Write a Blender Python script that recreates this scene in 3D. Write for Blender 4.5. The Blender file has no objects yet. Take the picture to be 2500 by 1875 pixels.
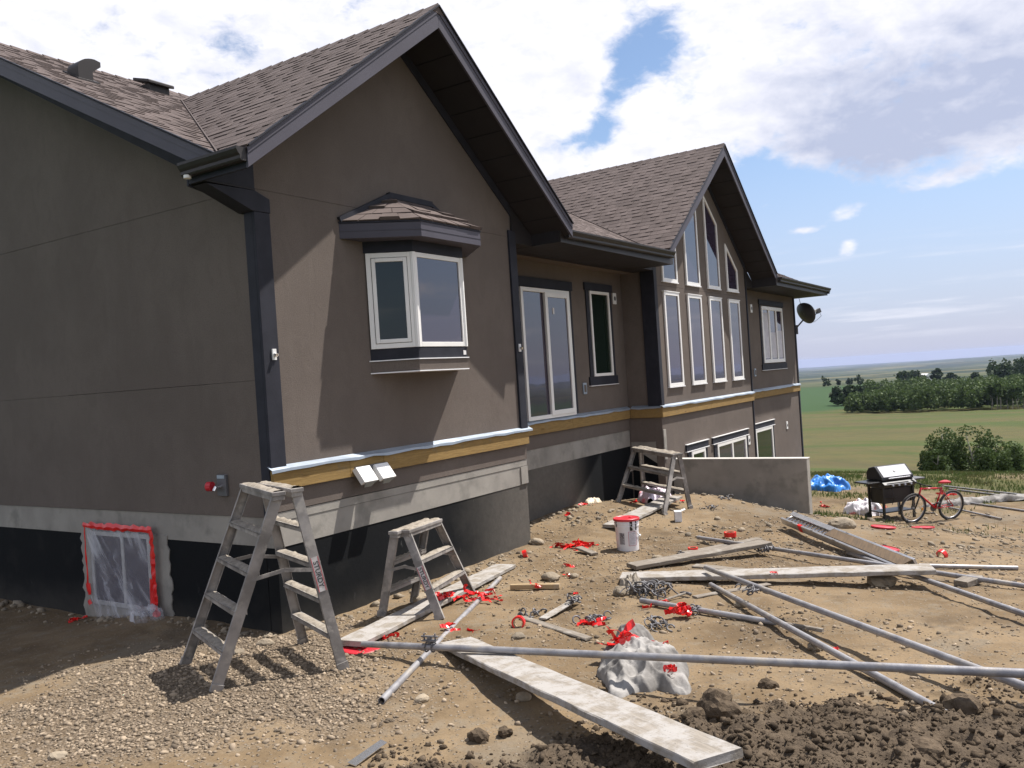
import bpy, bmesh, math, random
import numpy as np
from mathutils import Vector, Matrix
random.seed(7)
rng = np.random.default_rng(7)
SC = bpy.context.scene
COL = SC.collection
rad = math.radians
EXPOSURE = .72
HAZE = 5.5e-5
SUN_E = 5.0
SKYK = .95                                   # nishita radiance times this, before the 0.1 background strength
HORIZON = (3.15, 3.4, 4.75)
CLOUD_W = (6.3, 6.3, 6.8)
CLOUD_G = (3.25, 3.6, 4.75)
# (bearing, elevation, widths, tilt, amount): gaps (negative) and clouds (positive) of the deck in view; the last row lies out of view
SKYBLOBS = [(67.3, 20.3, 3.0, 2.3, 25, -.95), (64.6, 17.0, 3.2, 1.1, 60, -.75), (63.0, 15.3, 3.0, .9, 10, -.75), (40.5, 21.8, 2.2, 1.3, -30, -.55),
            (74.6, 11.6, 2.6, 1.5, -30, -.9), (84.5, 10.0, 4.0, .8, 12, .7), (80.5, 10.6, 4.0, .9, -6, .35), (78.7, 8.9, 1.7, .7, 5, 1.05), (78.9, 6.8, 1.0, .65, 40, .95),
            (76.4, 8.1, 1.5, .35, 0, 1.15), (74.2, 9.9, 1.2, .4, 15, .75), (81.5, 8.0, 6., .8, 0, -.35), (60., 19., 6., 4., 0, .35),
            (117., 5.2, 4., .9, 3, 1.0), (124., 3.0, 5., .7, -2, 1.0), (130., 6.6, 5., 1.1, 4, 1.0), (111., 2.6, 4., .6, 0, .9), (137., 4.0, 5., .8, 0, 1.0), (103., 5.0, 3., .7, 5, .9)]  # unseen low clouds, added for the window panes to reflect
SKYGREY = [(82.0, 13.6, 7.0, 3.4, 18, .95), (90., 14.5, 8., 4.0, 10, .7), (78.5, 17.2, 5.5, 3.4, 20, .45), (48., 20.5, 9., 2.5, 0, .18)]
DIRT_A = (.205, .150, .090); DIRT_B = (.128, .090, .051); DIRT_C = (.180, .147, .104)

# ---------------------------------------------------------------- camera
def camera():
    cd = bpy.data.cameras.new('camera')
    cd.lens = 29.975; cd.sensor_width = 36.0; cd.clip_start = .05; cd.clip_end = 60000
    o = bpy.data.objects.new('camera', cd); COL.objects.link(o)
    y, p, r = rad(57.003), rad(-.314), rad(-3.768)
    F = Vector((math.sin(y)*math.cos(p), math.cos(y)*math.cos(p), math.sin(p)))
    R0 = Vector((math.cos(y), -math.sin(y), 0)); U0 = R0.cross(F)
    R = R0*math.cos(r) + U0*math.sin(r); U = -R0*math.sin(r) + U0*math.cos(r)
    m = Matrix((( R.x, U.x, -F.x, -5.219), (R.y, U.y, -F.y, -6.017), (R.z, U.z, -F.z, .674), (0, 0, 0, 1)))
    o.matrix_world = m
    SC.camera = o
camera()
SC.view_settings.view_transform = 'Standard'
SC.view_settings.look = 'None'
SC.view_settings.gamma = 1
SC.view_settings.use_curve_mapping = False
SC.view_settings.exposure = EXPOSURE

# ---------------------------------------------------------------- node helper
class NT:
    def __init__(s, tree): s.t = tree; s.n = tree.nodes; s.l = tree.links; s.n.clear()
    def new(s, typ, **kw):
        x = s.n.new(typ)
        for k, v in kw.items(): setattr(x, k, v)
        return x
    def put(s, sock, v):
        if isinstance(v, bpy.types.NodeSocket): s.l.new(v, sock)
        elif isinstance(v, (tuple, list)) and len(v) == 3 and sock.type == 'RGBA': sock.default_value = (*v, 1)
        else: sock.default_value = v
    def m(s, op, a, b=0., c=0., clamp=False):
        x = s.new('ShaderNodeMath', operation=op, use_clamp=clamp)
        s.put(x.inputs[0], a)
        if len(x.inputs) > 1: s.put(x.inputs[1], b)
        if len(x.inputs) > 2: s.put(x.inputs[2], c)
        return x.outputs[0]
    def ss(s, v, lo, hi):
        x = s.new('ShaderNodeMapRange', interpolation_type='SMOOTHSTEP')
        s.put(x.inputs['Value'], v); s.put(x.inputs['From Min'], lo); s.put(x.inputs['From Max'], hi)
        return x.outputs['Result']
    def mix(s, f, a, b, blend='MIX'):
        x = s.new('ShaderNodeMix', data_type='RGBA', blend_type=blend)
        s.put(x.inputs[0], f); s.put(x.inputs[6], a); s.put(x.inputs[7], b)
        return x.outputs[2]
    def noise(s, vec, scale, detail=4., rough=.55, dist=0., dim='3D'):
        x = s.new('ShaderNodeTexNoise', noise_dimensions=dim)
        if vec is not None: s.l.new(vec, x.inputs['Vector'])
        x.inputs['Scale'].default_value = scale; x.inputs['Detail'].default_value = detail
        x.inputs['Roughness'].default_value = rough; x.inputs['Distortion'].default_value = dist
        return x.outputs['Fac']
    def vor(s, vec, scale, feature='F1', out='Distance'):
        x = s.new('ShaderNodeTexVoronoi', feature=feature)
        if vec is not None: s.l.new(vec, x.inputs['Vector'])
        x.inputs['Scale'].default_value = scale
        return x.outputs[out]
    def mapv(s, vec, scale=(1, 1, 1), loc=(0, 0, 0), rot=(0, 0, 0)):
        x = s.new('ShaderNodeMapping'); s.l.new(vec, x.inputs[0])
        x.inputs['Location'].default_value = loc; x.inputs['Rotation'].default_value = rot; x.inputs['Scale'].default_value = scale
        return x.outputs[0]
    def bump(s, h, strength, dist=.01):
        x = s.new('ShaderNodeBump'); s.put(x.inputs['Height'], h)
        x.inputs['Strength'].default_value = strength; x.inputs['Distance'].default_value = dist
        return x.outputs[0]

# ---------------------------------------------------------------- world: nishita sky with a procedural cloud deck
SUN = Vector((1.02, -.604, 2.1)).normalized()
def world():
    w = bpy.data.worlds.new('World'); SC.world = w; w.use_nodes = True
    N = NT(w.node_tree)
    sky = N.new('ShaderNodeTexSky', sky_type='NISHITA', sun_disc=False)
    sky.sun_elevation = math.asin(SUN.z); sky.sun_rotation = math.atan2(SUN.x, SUN.y)
    sky.air_density = 1.0; sky.dust_density = 1.2; sky.ozone_density = 1.6; sky.altitude = 900
    tc = N.new('ShaderNodeTexCoord'); d = tc.outputs['Generated']
    sx = N.new('ShaderNodeSeparateXYZ'); N.l.new(d, sx.inputs[0])
    A = N.m('MULTIPLY', N.m('ARCTAN2', sx.outputs[0], sx.outputs[1]), 57.29578)
    E = N.m('MULTIPLY', N.m('ARCSINE', sx.outputs[2]), 57.29578)
    cb = N.new('ShaderNodeCombineXYZ')                       # flat cloud-deck coordinates
    zz = N.m('ADD', N.m('MAXIMUM', sx.outputs[2], 0.), .09)
    N.l.new(N.m('DIVIDE', sx.outputs[0], zz), cb.inputs[0]); N.l.new(N.m('DIVIDE', sx.outputs[1], zz), cb.inputs[1])
    pv = cb.outputs[0]
    ca = N.new('ShaderNodeCombineXYZ')                       # bearing / elevation coordinates
    N.l.new(N.m('MULTIPLY', A, .1), ca.inputs[0]); N.l.new(N.m('MULTIPLY', E, .18), ca.inputs[1])
    av = ca.outputs[0]
    n1 = N.noise(av, 1.3, 7., .58, .35)
    n2 = N.noise(av, 3.2, 6., .6, .2)
    nb = N.noise(pv, .55, 6., .55, .3)
    n3 = N.noise(av, 7.5, 7., .62, .5)
    nn = N.m('ADD', N.m('MULTIPLY', N.m('SUBTRACT', n1, .5), 1.6), N.m('ADD', N.m('MULTIPLY', N.m('SUBTRACT', n2, .5), 1.3), N.m('MULTIPLY', N.m('SUBTRACT', n3, .5), .9)))
    def blob(a, e, sa, se, rot=0.):
        u = N.m('SUBTRACT', A, a); v = N.m('SUBTRACT', E, e)
        c, s_ = math.cos(rad(rot)), math.sin(rad(rot))
        uu = N.m('ADD', N.m('MULTIPLY', u, c/sa), N.m('MULTIPLY', v, s_/sa))
        vv = N.m('ADD', N.m('MULTIPLY', u, -s_/se), N.m('MULTIPLY', v, c/se))
        q = N.m('ADD', N.m('MULTIPLY', uu, uu), N.m('MULTIPLY', vv, vv))
        return N.m('POWER', 2.718, N.m('MULTIPLY', q, -1.))
    # deck: everywhere above its lower edge, which sits near 10 degrees where the camera looks
    edge = N.m('ADD', 10.3, N.m('MULTIPLY', N.m('SINE', N.m('MULTIPLY', A, .11)), .8))
    dens = N.m('MULTIPLY', N.m('SUBTRACT', E, edge), .45)
    dens = N.m('MINIMUM', dens, .78)
    dens = N.m('MAXIMUM', dens, -.75)
    def add(x, k):
        nonlocal dens
        dens = N.m('ADD', dens, N.m('MULTIPLY', x, k))
    for a, e, sa, se, r, k in SKYBLOBS: add(blob(a, e, sa, se, r), k)
    # broken overhead
    high = N.ss(E, 24., 45.)
    dens = N.m('ADD', dens, N.m('MULTIPLY', high, N.m('SUBTRACT', N.m('MULTIPLY', nb, 3.2), 2.2)))
    dens = N.m('ADD', dens, nn)
    cov = N.ss(dens, -.10, .66)
    # low cirrus streaks near the horizon
    st = N.noise(N.mapv(av, (.45, 3.2, 1)), 2.3, 5., .55, .3)
    streak = N.m('MULTIPLY', N.ss(st, .50, .78), N.m('MULTIPLY', N.ss(E, .2, 2.2), N.m('SUBTRACT', 1., N.ss(E, 4.5, 8.5))))
    cov = N.m('MAXIMUM', cov, N.m('MULTIPLY', streak, .55))
    # cloud light: bright tops, grey-blue thick parts
    g = None
    for a, e, sa, se, r, k in SKYGREY:
        b = N.m('MULTIPLY', blob(a, e, sa, se, r), k); g = b if g is None else N.m('ADD', g, b)
    g = N.m('ADD', g, N.m('MULTIPLY', high, .45))
    g = N.m('MULTIPLY', g, N.m('ADD', .72, N.m('MULTIPLY', n1, .55)), clamp=True)
    up = N.noise(N.mapv(av, loc=(-.06, -.10, 0)), 3.0, 7., .6, .3); dn = N.noise(av, 3.0, 7., .6, .3)
    thick = N.m('ADD', N.m('MULTIPLY', N.m('SUBTRACT', N.noise(av, 1.9, 7., .6, .5), .50), .8), N.m('MULTIPLY', N.m('SUBTRACT', up, dn), 1.1))
    g = N.m('ADD', g, thick, clamp=True)
    ccol = N.mix(g, CLOUD_W, CLOUD_G)
    # nishita blue, paler towards the horizon (airlight)
    base = N.new('ShaderNodeVectorMath', operation='SCALE'); N.l.new(sky.outputs[0], base.inputs[0]); base.inputs['Scale'].default_value = SKYK
    hz = N.m('SUBTRACT', 1., N.ss(E, -1., 17.))
    blue = N.mix(N.m('MULTIPLY', hz, .85), base.outputs[0], HORIZON)
    col = N.mix(cov, blue, ccol)
    bg = N.new('ShaderNodeBackground'); N.l.new(col, bg.inputs['Color']); bg.inputs['Strength'].default_value = 0.1
    o = N.new('ShaderNodeOutputWorld'); N.l.new(bg.outputs[0], o.inputs[0])
world()
def sun():
    l = bpy.data.lights.new('sun', 'SUN'); l.energy = SUN_E; l.angle = rad(.53); l.color = (1, .945, .89)
    o = bpy.data.objects.new('sun', l); COL.objects.link(o)
    o.rotation_euler = SUN.to_track_quat('Z', 'Y').to_euler(); o.location = (30, -20, 60)
sun()

# ---------------------------------------------------------------- mesh builder and scene helpers
class MB:
    def __init__(s): s.v = []; s.f = []; s.mi = []
    def add(s, vs, fs, mi=0):
        n = len(s.v); s.v += [tuple(map(float, q)) for q in vs]; s.f += [tuple(i+n for i in f) for f in fs]; s.mi += [mi]*len(fs); return s
    def box(s, x0, x1, y0, y1, z0, z1, M=None, mi=0):
        vs = [Vector((x, y, z)) for z in (z0, z1) for y in (y0, y1) for x in (x0, x1)]
        if M is not None: vs = [M @ q for q in vs]
        return s.add(vs, [(0, 2, 3, 1), (4, 5, 7, 6), (0, 1, 5, 4), (1, 3, 7, 5), (3, 2, 6, 7), (2, 0, 4, 6)], mi)
    def bar(s, p, q, w, h, up=(0, 0, 1), mi=0, ext=0.):
        """rectangular bar from p to q; w across, h along 'up'"""
        p, q = Vector(p), Vector(q); t = (q-p).normalized(); p = p-t*ext; q = q+t*ext
        sd = t.cross(Vector(up)).normalized(); u = sd.cross(t)
        vs = []
        for c in (p, q):
            for a, b in ((-1, -1), (1, -1), (1, 1), (-1, 1)): vs.append(c+sd*(a*w/2)+u*(b*h/2))
        return s.add(vs, [(3, 2, 1, 0), (4, 5, 6, 7), (0, 1, 5, 4), (1, 2, 6, 5), (2, 3, 7, 6), (3, 0, 4, 7)], mi)
    def prism(s, poly, ext, mi=0):
        """poly: list of 3d points, ext: vector"""
        n = len(poly); e = Vector(ext); P = [Vector(q) for q in poly]
        vs = P+[q+e for q in P]
        fs = [tuple(range(n))[::-1], tuple(range(n, 2*n))]+[(i, (i+1) % n, n+(i+1) % n, n+i) for i in range(n)]
        return s.add(vs, fs, mi)
    def tube(s, pts, r, seg=8, caps=True, mi=0, hollow=0.):
        P = [Vector(q) for q in pts]; n = len(P); R = r if isinstance(r, (list, tuple)) else [r]*n
        vs = []; u = None
        for i in range(n):
            t = (P[min(i+1, n-1)]-P[max(i-1, 0)]).normalized()
            if u is None: u = t.orthogonal().normalized()
            else:
                u = (u-t*u.dot(t)); u = u.normalized() if u.length > 1e-6 else t.orthogonal().normalized()
            w = t.cross(u)
            for k in range(seg):
                a = 2*math.pi*k/seg; vs.append(P[i]+(u*math.cos(a)+w*math.sin(a))*R[i])
        fs = [(i*seg+k, i*seg+(k+1) % seg, (i+1)*seg+(k+1) % seg, (i+1)*seg+k) for i in range(n-1) for k in range(seg)]
        if hollow:
            t0 = (P[1]-P[0]).normalized(); t1 = (P[-1]-P[-2]).normalized(); b = len(vs)
            for i, t, dpt in ((0, t0, .12), (n-1, -t1, .12)):
                ring = vs[i*seg:(i+1)*seg]
                for dd in (0, dpt):
                    for q in ring: vs.append(P[i]+(q-P[i])*hollow+t*dd)
                o = b+(0 if i == 0 else 2*seg)
                for k in range(seg):
                    k2 = (k+1) % seg
                    fs.append((i*seg+k, o+k, o+k2, i*seg+k2) if i else (i*seg+k2, o+k2, o+k, i*seg+k))
                    fs.append((o+k, o+seg+k, o+seg+k2, o+k2))
                fs.append(tuple(o+seg+k for k in range(seg)))
        elif caps:
            fs += [tuple(range(seg))[::-1], tuple((n-1)*seg+k for k in range(seg))]
        return s.add(vs, fs, mi)
    def lathe(s, prof, seg=24, c=(0, 0, 0), M=None, mi=0):
        """prof: (r, z) list from bottom to top"""
        vs = []; c = Vector(c)
        for r, z in prof:
            for k in range(seg):
                a = 2*math.pi*k/seg; q = Vector((r*math.cos(a), r*math.sin(a), z))
                vs.append((M @ q if M is not None else q)+c)
        n = len(prof)
        fs = [(i*seg+k, i*seg+(k+1) % seg, (i+1)*seg+(k+1) % seg, (i+1)*seg+k) for i in range(n-1) for k in range(seg)]
        fs += [tuple(range(seg))[::-1], tuple((n-1)*seg+k for k in range(seg))]
        return s.add(vs, fs, mi)
    def build(s, name, m, parent=None, smooth=False, bevel=0., kind=None, label=None, angle=None):
        me = bpy.data.meshes.new(name); me.from_pydata(s.v, [], s.f)
        for x in (m if isinstance(m, (list, tuple)) else [m]): me.materials.append(x)
        if any(s.mi): me.polygons.foreach_set('material_index', s.mi)
        if smooth: me.polygons.foreach_set('use_smooth', [True]*len(me.polygons))
        me.update()
        o = bpy.data.objects.new(name, me); COL.objects.link(o)
        if parent is not None: o.parent = parent
        if angle is not None:
            me.polygons.foreach_set('use_smooth', [True]*len(me.polygons)); me.set_sharp_from_angle(angle=rad(angle))
        if bevel:
            b = o.modifiers.new('bevel', 'BEVEL'); b.width = bevel; b.segments = 2; b.limit_method = 'ANGLE'; b.angle_limit = rad(40)
        if kind: o['kind'] = kind
        if label: o['label'] = label
        return o
def arr_obj(name, V, Fq, m, parent=None, smooth=False, kind=None):
    """mesh from numpy arrays, faces of equal size"""
    V = np.ascontiguousarray(V, dtype=np.float32); Fq = np.ascontiguousarray(Fq, dtype=np.int32); k = Fq.shape[1]
    me = bpy.data.meshes.new(name)
    me.vertices.add(len(V)); me.vertices.foreach_set('co', V.ravel())
    me.loops.add(Fq.size); me.loops.foreach_set('vertex_index', Fq.ravel())
    me.polygons.add(len(Fq)); me.polygons.foreach_set('loop_start', np.arange(0, Fq.size, k, dtype=np.int32))
    if smooth: me.polygons.foreach_set('use_smooth', np.ones(len(Fq), dtype=bool))
    me.update(calc_edges=True)
    for x in (m if isinstance(m, (list, tuple)) else [m]): me.materials.append(x)
    o = bpy.data.objects.new(name, me); COL.objects.link(o)
    if parent is not None: o.parent = parent
    if kind: o['kind'] = kind
    return o
def tag(o, label, cat, group=None):
    o['label'] = label; o['category'] = cat
    if group: o['group'] = group
    return o
def thing(name, label, cat, loc=(0, 0, 0), rz=0., group=None, rot=None):
    o = bpy.data.objects.new(name, None); COL.objects.link(o); o.empty_display_size = .1
    o.location = loc; o.rotation_euler = rot if rot else (0, 0, rz)
    return tag(o, label, cat, group)

# value noise (numpy)
def _hash(ix, iy, s):
    h = (ix.astype(np.int64)*374761393+iy.astype(np.int64)*668265263+s*1274126177) & 0x7fffffff
    h = ((h ^ (h >> 13))*1103515245) & 0x7fffffff
    return ((h ^ (h >> 16)) & 0xffff)/65535.
def vnoise(x, y, s=0):
    ix, iy = np.floor(x), np.floor(y); fx, fy = x-ix, y-iy
    fx = fx*fx*(3-2*fx); fy = fy*fy*(3-2*fy)
    a, b, c, d = _hash(ix, iy, s), _hash(ix+1, iy, s), _hash(ix, iy+1, s), _hash(ix+1, iy+1, s)
    return (a*(1-fx)+b*fx)*(1-fy)+(c*(1-fx)+d*fx)*fy
def fbm(x, y, o=4, s=0, g=.5):
    v = 0.; a = 1.; t = 0.
    for i in range(o): v = v+a*vnoise(x*2**i+i*17.3, y*2**i-i*9.1, s+i); t += a; a *= g
    return v/t

# ---------------------------------------------------------------- materials
MATS = {}
def mk(name, c1, c2=None, scale=6., rough=.8, bump=0., bscale=60., metal=0., bd=.01, spec=.5, stretch=(1, 1, 1), detail=5., c3=None, s3=1.5, coord='Object', lo=.35, hi=.65, island=0., bumpd=6.):
    if name in MATS: return MATS[name]
    m = bpy.data.materials.new(name); m.use_nodes = True; N = NT(m.node_tree)
    tc = N.new('ShaderNodeTexCoord'); v = tc.outputs[coord]
    if stretch != (1, 1, 1): v = N.mapv(v, stretch)
    b = N.new('ShaderNodeBsdfPrincipled')
    col = None
    if c2 is not None:
        col = N.mix(N.ss(N.noise(v, scale, detail), lo, hi), c1, c2)
        if c3 is not None: col = N.mix(N.ss(N.noise(tc.outputs[coord], s3, 6., .6), .48, .68), col, c3)
    if island:
        ge = N.new('ShaderNodeNewGeometry'); oi = N.new('ShaderNodeObjectInfo')
        f = N.m('FRACT', N.m('ADD', ge.outputs['Random Per Island'], oi.outputs['Random']))
        k = N.m('ADD', 1-island, N.m('MULTIPLY', f, 2*island))
        sc = N.new('ShaderNodeVectorMath', operation='SCALE')
        if col is None: sc.inputs[0].default_value = c1
        else: N.l.new(col, sc.inputs[0])
        N.l.new(k, sc.inputs['Scale']); col = sc.outputs[0]
    N.put(b.inputs['Base Color'], col if col is not None else c1)
    b.inputs['Roughness'].default_value = rough; b.inputs['Metallic'].default_value = metal
    b.inputs['Specular IOR Level'].default_value = spec
    if bump: N.l.new(N.bump(N.noise(v, bscale, bumpd, .6), bump, bd), b.inputs['Normal'])
    o = N.new('ShaderNodeOutputMaterial'); N.l.new(b.outputs[0], o.inputs[0])
    MATS[name] = m; return m

def mat_stucco():
    m = bpy.data.materials.new('stucco'); m.use_nodes = True; N = NT(m.node_tree)
    tc = N.new('ShaderNodeTexCoord'); v = tc.outputs['Object']
    big = N.noise(v, .8, 5., .6); trowel = N.noise(N.mapv(v, (1, 1, .6)), 4.5, 6., .7, .8); grain = N.noise(v, 75., 3., .6)
    drip = N.noise(N.mapv(v, (1, 1, .06)), 5., 5., .65)
    c = N.mix(N.ss(big, .35, .65), (.150, .126, .109), (.128, .107, .093))
    c = N.mix(N.m('MULTIPLY', N.ss(trowel, .42, .68), .40), c, (.112, .094, .082))
    c = N.mix(N.m('MULTIPLY', N.ss(drip, .58, .74), .12), c, (.175, .152, .132))
    c = N.mix(N.m('MULTIPLY', N.ss(grain, .38, .70), .40), c, (.095, .080, .069))
    b = N.new('ShaderNodeBsdfPrincipled'); N.l.new(c, b.inputs['Base Color']); b.inputs['Roughness'].default_value = .96; b.inputs['Specular IOR Level'].default_value = .15
    h = N.m('ADD', N.m('MULTIPLY', N.noise(v, 110., 4., .65), .5), N.m('MULTIPLY', trowel, .6))
    N.l.new(N.bump(h, .65, .012), b.inputs['Normal'])
    o = N.new('ShaderNodeOutputMaterial'); N.l.new(b.outputs[0], o.inputs[0]); MATS['stucco'] = m; return m
stucco = mat_stucco()
trim = mk('dark trim', (.026, .027, .036), (.020, .021, .028), 5., .65, .12, 60., spec=.2)
fascia_m = mk('fascia metal', (.070, .066, .084), (.062, .058, .074), 2., .55, .05, 30., spec=.3)
soffit_m = mk('soffit metal', (.026, .024, .026), (.022, .020, .022), 3., .6, spec=.2)
gutter_m = mk('gutter metal', (.030, .026, .026), (.024, .021, .021), 3., .5, spec=.3)
shingle_m = mk('asphalt shingle', (.120, .096, .088), (.096, .076, .069), 3.2, .95, .5, 170., bd=.004, spec=.2, island=.11, detail=6.)
shingle_dark = mk('shingle underlay', (.085, .066, .06), None, rough=.95)
white_pvc = mk('white window vinyl', (.78, .77, .74), (.74, .73, .70), 3., .35, spec=.4)
concrete = mk('concrete', (.285, .268, .235), (.235, .22, .195), 2.2, .9, .35, 55., bd=.006, c3=(.19, .18, .158), s3=3.)
galv = mk('galvanised flashing', (.36, .41, .47), (.30, .35, .41), 4., .45, .1, 12., metal=.5)
white_drip = mk('white drip edge', (.78, .78, .78), None, rough=.35)
plug = mk('white plastic', (.75, .75, .73), (.70, .70, .68), 8., .4)
alu = mk('dusty aluminium', (.30, .28, .262), (.17, .158, .145), 5., .66, .3, 40., metal=.3, bd=.004, c3=(.36, .335, .30), s3=9.)
alu_clean = mk('aluminium', (.55, .55, .56), (.46, .46, .47), 6., .38, .1, 30., metal=.75)
plaster_m = mk('dried plaster crust', (.29, .255, .205), (.20, .172, .135), 18., .95, .8, 60., bd=.008)
pipe_m = mk('galvanised pipe', (.33, .325, .33), (.22, .215, .225), 9., .5, .15, 50., metal=.4, c3=(.36, .33, .29), s3=5.)
clamp_m = mk('clamp steel', (.16, .155, .16), (.09, .088, .09), 14., .6, .3, 60., metal=.3)
red_tape = mk('red tape', (.72, .018, .016), (.60, .012, .012), 5., .28, .15, 9., spec=.6)
red_plastic = mk('red plastic', (.50, .022, .034), (.42, .018, .028), 4., .42)
paper_m = mk('paper', (.70, .69, .68), (.62, .61, .60), 12., .7)
black_pl = mk('black enamel', (.014, .014, .015), (.02, .02, .02), 8., .35)
rubber = mk('rubber', (.028, .028, .03), (.04, .038, .036), 20., .85)
silver_m = mk('brushed steel', (.48, .48, .50), (.42, .42, .44), 20., .38, metal=.7)
bike_red = mk('bicycle red paint', (.50, .012, .022), (.44, .010, .018), 4., .28, spec=.6)
rock_m = mk('rock', (.25, .205, .145), (.18, .15, .11), 9., .95, .6, 40., bd=.01, island=.25)
pebble_m = mk('pebble', (.26, .208, .148), (.18, .142, .102), 14., .95, island=.5, spec=.2)
clod_m = mk('earth clod', (.105, .080, .055), (.066, .050, .035), 18., 1., .8, 60., bd=.012, spec=.1, island=.25)
bark = mk('bark', (.15, .13, .10), (.09, .075, .055), 6., .95)
pale_bark = mk('pale bark', (.36, .34, .29), (.22, .20, .17), 6., .95)
tarp_m = mk('blue tarp', (.035, .22, .62), (.03, .18, .54), 3., .38, .3, 5., spec=.5)
canvas = mk('dirty canvas', (.30, .288, .27), (.20, .19, .176), 7., .95, .5, 35., bd=.008, c3=(.13, .122, .112), s3=4.)
brown_deck = mk('plywood deck', (.13, .085, .045), (.09, .06, .033), 5., .8, stretch=(1, 8, 1))
chrome = mk('chrome', (.7, .7, .7), None, rough=.2, metal=.9)
grey_box = mk('grey plastic', (.10, .10, .105), None, rough=.5)

def mat_wood(name, a, b, dirt, dirt_amt=.5, scale=4.):
    m = bpy.data.materials.new(name); m.use_nodes = True; N = NT(m.node_tree)
    tc = N.new('ShaderNodeTexCoord'); v = tc.outputs['Object']
    gv = N.mapv(v, (1.2, 22, 22)); g = N.noise(gv, scale, 6., .6, .6)
    c = N.mix(N.ss(g, .35, .68), a, b)
    kn = N.ss(N.vor(N.mapv(v, (1.6, 7, 7)), 1.2), .16, .04)
    c = N.mix(N.m('MULTIPLY', kn, .55), c, (b[0]*.45, b[1]*.38, b[2]*.35))
    dn = N.ss(N.noise(v, 7., 8., .7), .62-.25*dirt_amt, .72-.15*dirt_amt)
    c = N.mix(N.m('MULTIPLY', dn, .85), c, dirt)
    sp = N.ss(N.noise(v, 46., 5., .7), .60, .68)
    c = N.mix(N.m('MULTIPLY', sp, .6), c, (.09, .085, .08))
    bs = N.new('ShaderNodeBsdfPrincipled'); N.l.new(c, bs.inputs['Base Color']); bs.inputs['Roughness'].default_value = .88
    bs.inputs['Specular IOR Level'].default_value = .25
    N.l.new(N.bump(N.m('ADD', g, N.m('MULTIPLY', dn, .6)), .35, .006), bs.inputs['Normal'])
    o = N.new('ShaderNodeOutputMaterial'); N.l.new(bs.outputs[0], o.inputs[0]); return m
ledger_m = mat_wood('yellow pine', (.27, .178, .066), (.20, .128, .046), (.215, .155, .075), .2)
plank_m = mat_wood('plaster stained plank', (.27, .24, .20), (.19, .168, .138), (.34, .325, .305), .9)
plank_grey = mat_wood('weathered plank', (.23, .20, .165), (.15, .13, .105), (.28, .26, .225), .4)
plank_pale = mat_wood('fresh stud', (.38, .285, .165), (.30, .22, .125), (.33, .27, .20), .2)

def mat_glass(name, tint=(.036, .028, .048), ior=2.0):
    m = bpy.data.materials.new(name); m.use_nodes = True; N = NT(m.node_tree)
    b = N.new('ShaderNodeBsdfPrincipled'); b.inputs['Base Color'].default_value = (*tint, 1); b.inputs['Roughness'].default_value = .015
    b.inputs['IOR'].default_value = ior
    tc = N.new('ShaderNodeTexCoord')
    N.l.new(N.bump(N.noise(tc.outputs['Object'], 1.1, 3.), .05, .03), b.inputs['Normal'])
    o = N.new('ShaderNodeOutputMaterial'); N.l.new(b.outputs[0], o.inputs[0]); return m
glass = mat_glass('window glass')
glass_green = mat_glass('window glass dark', (.010, .018, .013), 1.55)

def mat_tar():
    m = bpy.data.materials.new('foundation tar'); m.use_nodes = True; N = NT(m.node_tree)
    tc = N.new('ShaderNodeTexCoord'); v = tc.outputs['Object']
    sp = N.new('ShaderNodeSeparateXYZ'); N.l.new(v, sp.inputs[0])
    n = N.noise(v, 1.8, 6., .6); f = N.noise(v, 16., 5., .65)
    # overspray dust: grows along the front wall towards its far end and near the ground
    gx = N.m('ADD', N.ss(sp.outputs[0], 2.3, 4.4), N.m('MULTIPLY', N.m('SUBTRACT', n, .55), .5))
    gz_ = N.m('MULTIPLY', N.ss(N.m('ADD', sp.outputs[2], N.m('MULTIPLY', n, .5)), -.95, -1.42), .32)
    far = N.m('SUBTRACT', 1., N.ss(sp.outputs[0], 6.6, 7.6))
    d = N.m('MULTIPLY', N.m('MULTIPLY', N.m('MAXIMUM', gx, gz_), far), N.m('ADD', .6, N.m('MULTIPLY', f, .5)), clamp=True)
    fleck = N.m('MULTIPLY', N.ss(N.noise(N.mapv(v, (1, 1, .35)), 9., 6., .7), .66, .74), .35)
    c = N.mix(d, (.006, .007, .008), (.125, .115, .10)); c = N.mix(fleck, c, (.17, .17, .165))
    b = N.new('ShaderNodeBsdfPrincipled'); N.l.new(c, b.inputs['Base Color']); b.inputs['Roughness'].default_value = .85; b.inputs['Specular IOR Level'].default_value = .15
    N.l.new(N.bump(N.noise(v, 25., 5.), .25, .008), b.inputs['Normal'])
    o = N.new('ShaderNodeOutputMaterial'); N.l.new(b.outputs[0], o.inputs[0]); return m
tar = mat_tar()

def mat_plastic_sheet():
    m = bpy.data.materials.new('clear poly sheet'); m.use_nodes = True; N = NT(m.node_tree)
    tc = N.new('ShaderNodeTexCoord'); v = tc.outputs['Object']
    n = N.noise(N.mapv(N.mapv(v, rot=(rad(38), 0, 0)), (1, 1, .22)), 7., 4., .55, .5)
    a = N.m('ADD', .16, N.m('MULTIPLY', N.ss(n, .44, .72), .48))
    d = N.new('ShaderNodeBsdfPrincipled'); d.inputs['Base Color'].default_value = (.62, .62, .66, 1); d.inputs['Roughness'].default_value = .3
    t = N.new('ShaderNodeBsdfTransparent')
    mx = N.new('ShaderNodeMixShader'); N.l.new(a, mx.inputs[0]); N.l.new(t.outputs[0], mx.inputs[1]); N.l.new(d.outputs[0], mx.inputs[2])
    o = N.new('ShaderNodeOutputMaterial'); N.l.new(mx.outputs[0], o.inputs[0]); return m
poly_m = mat_plastic_sheet()

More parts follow.
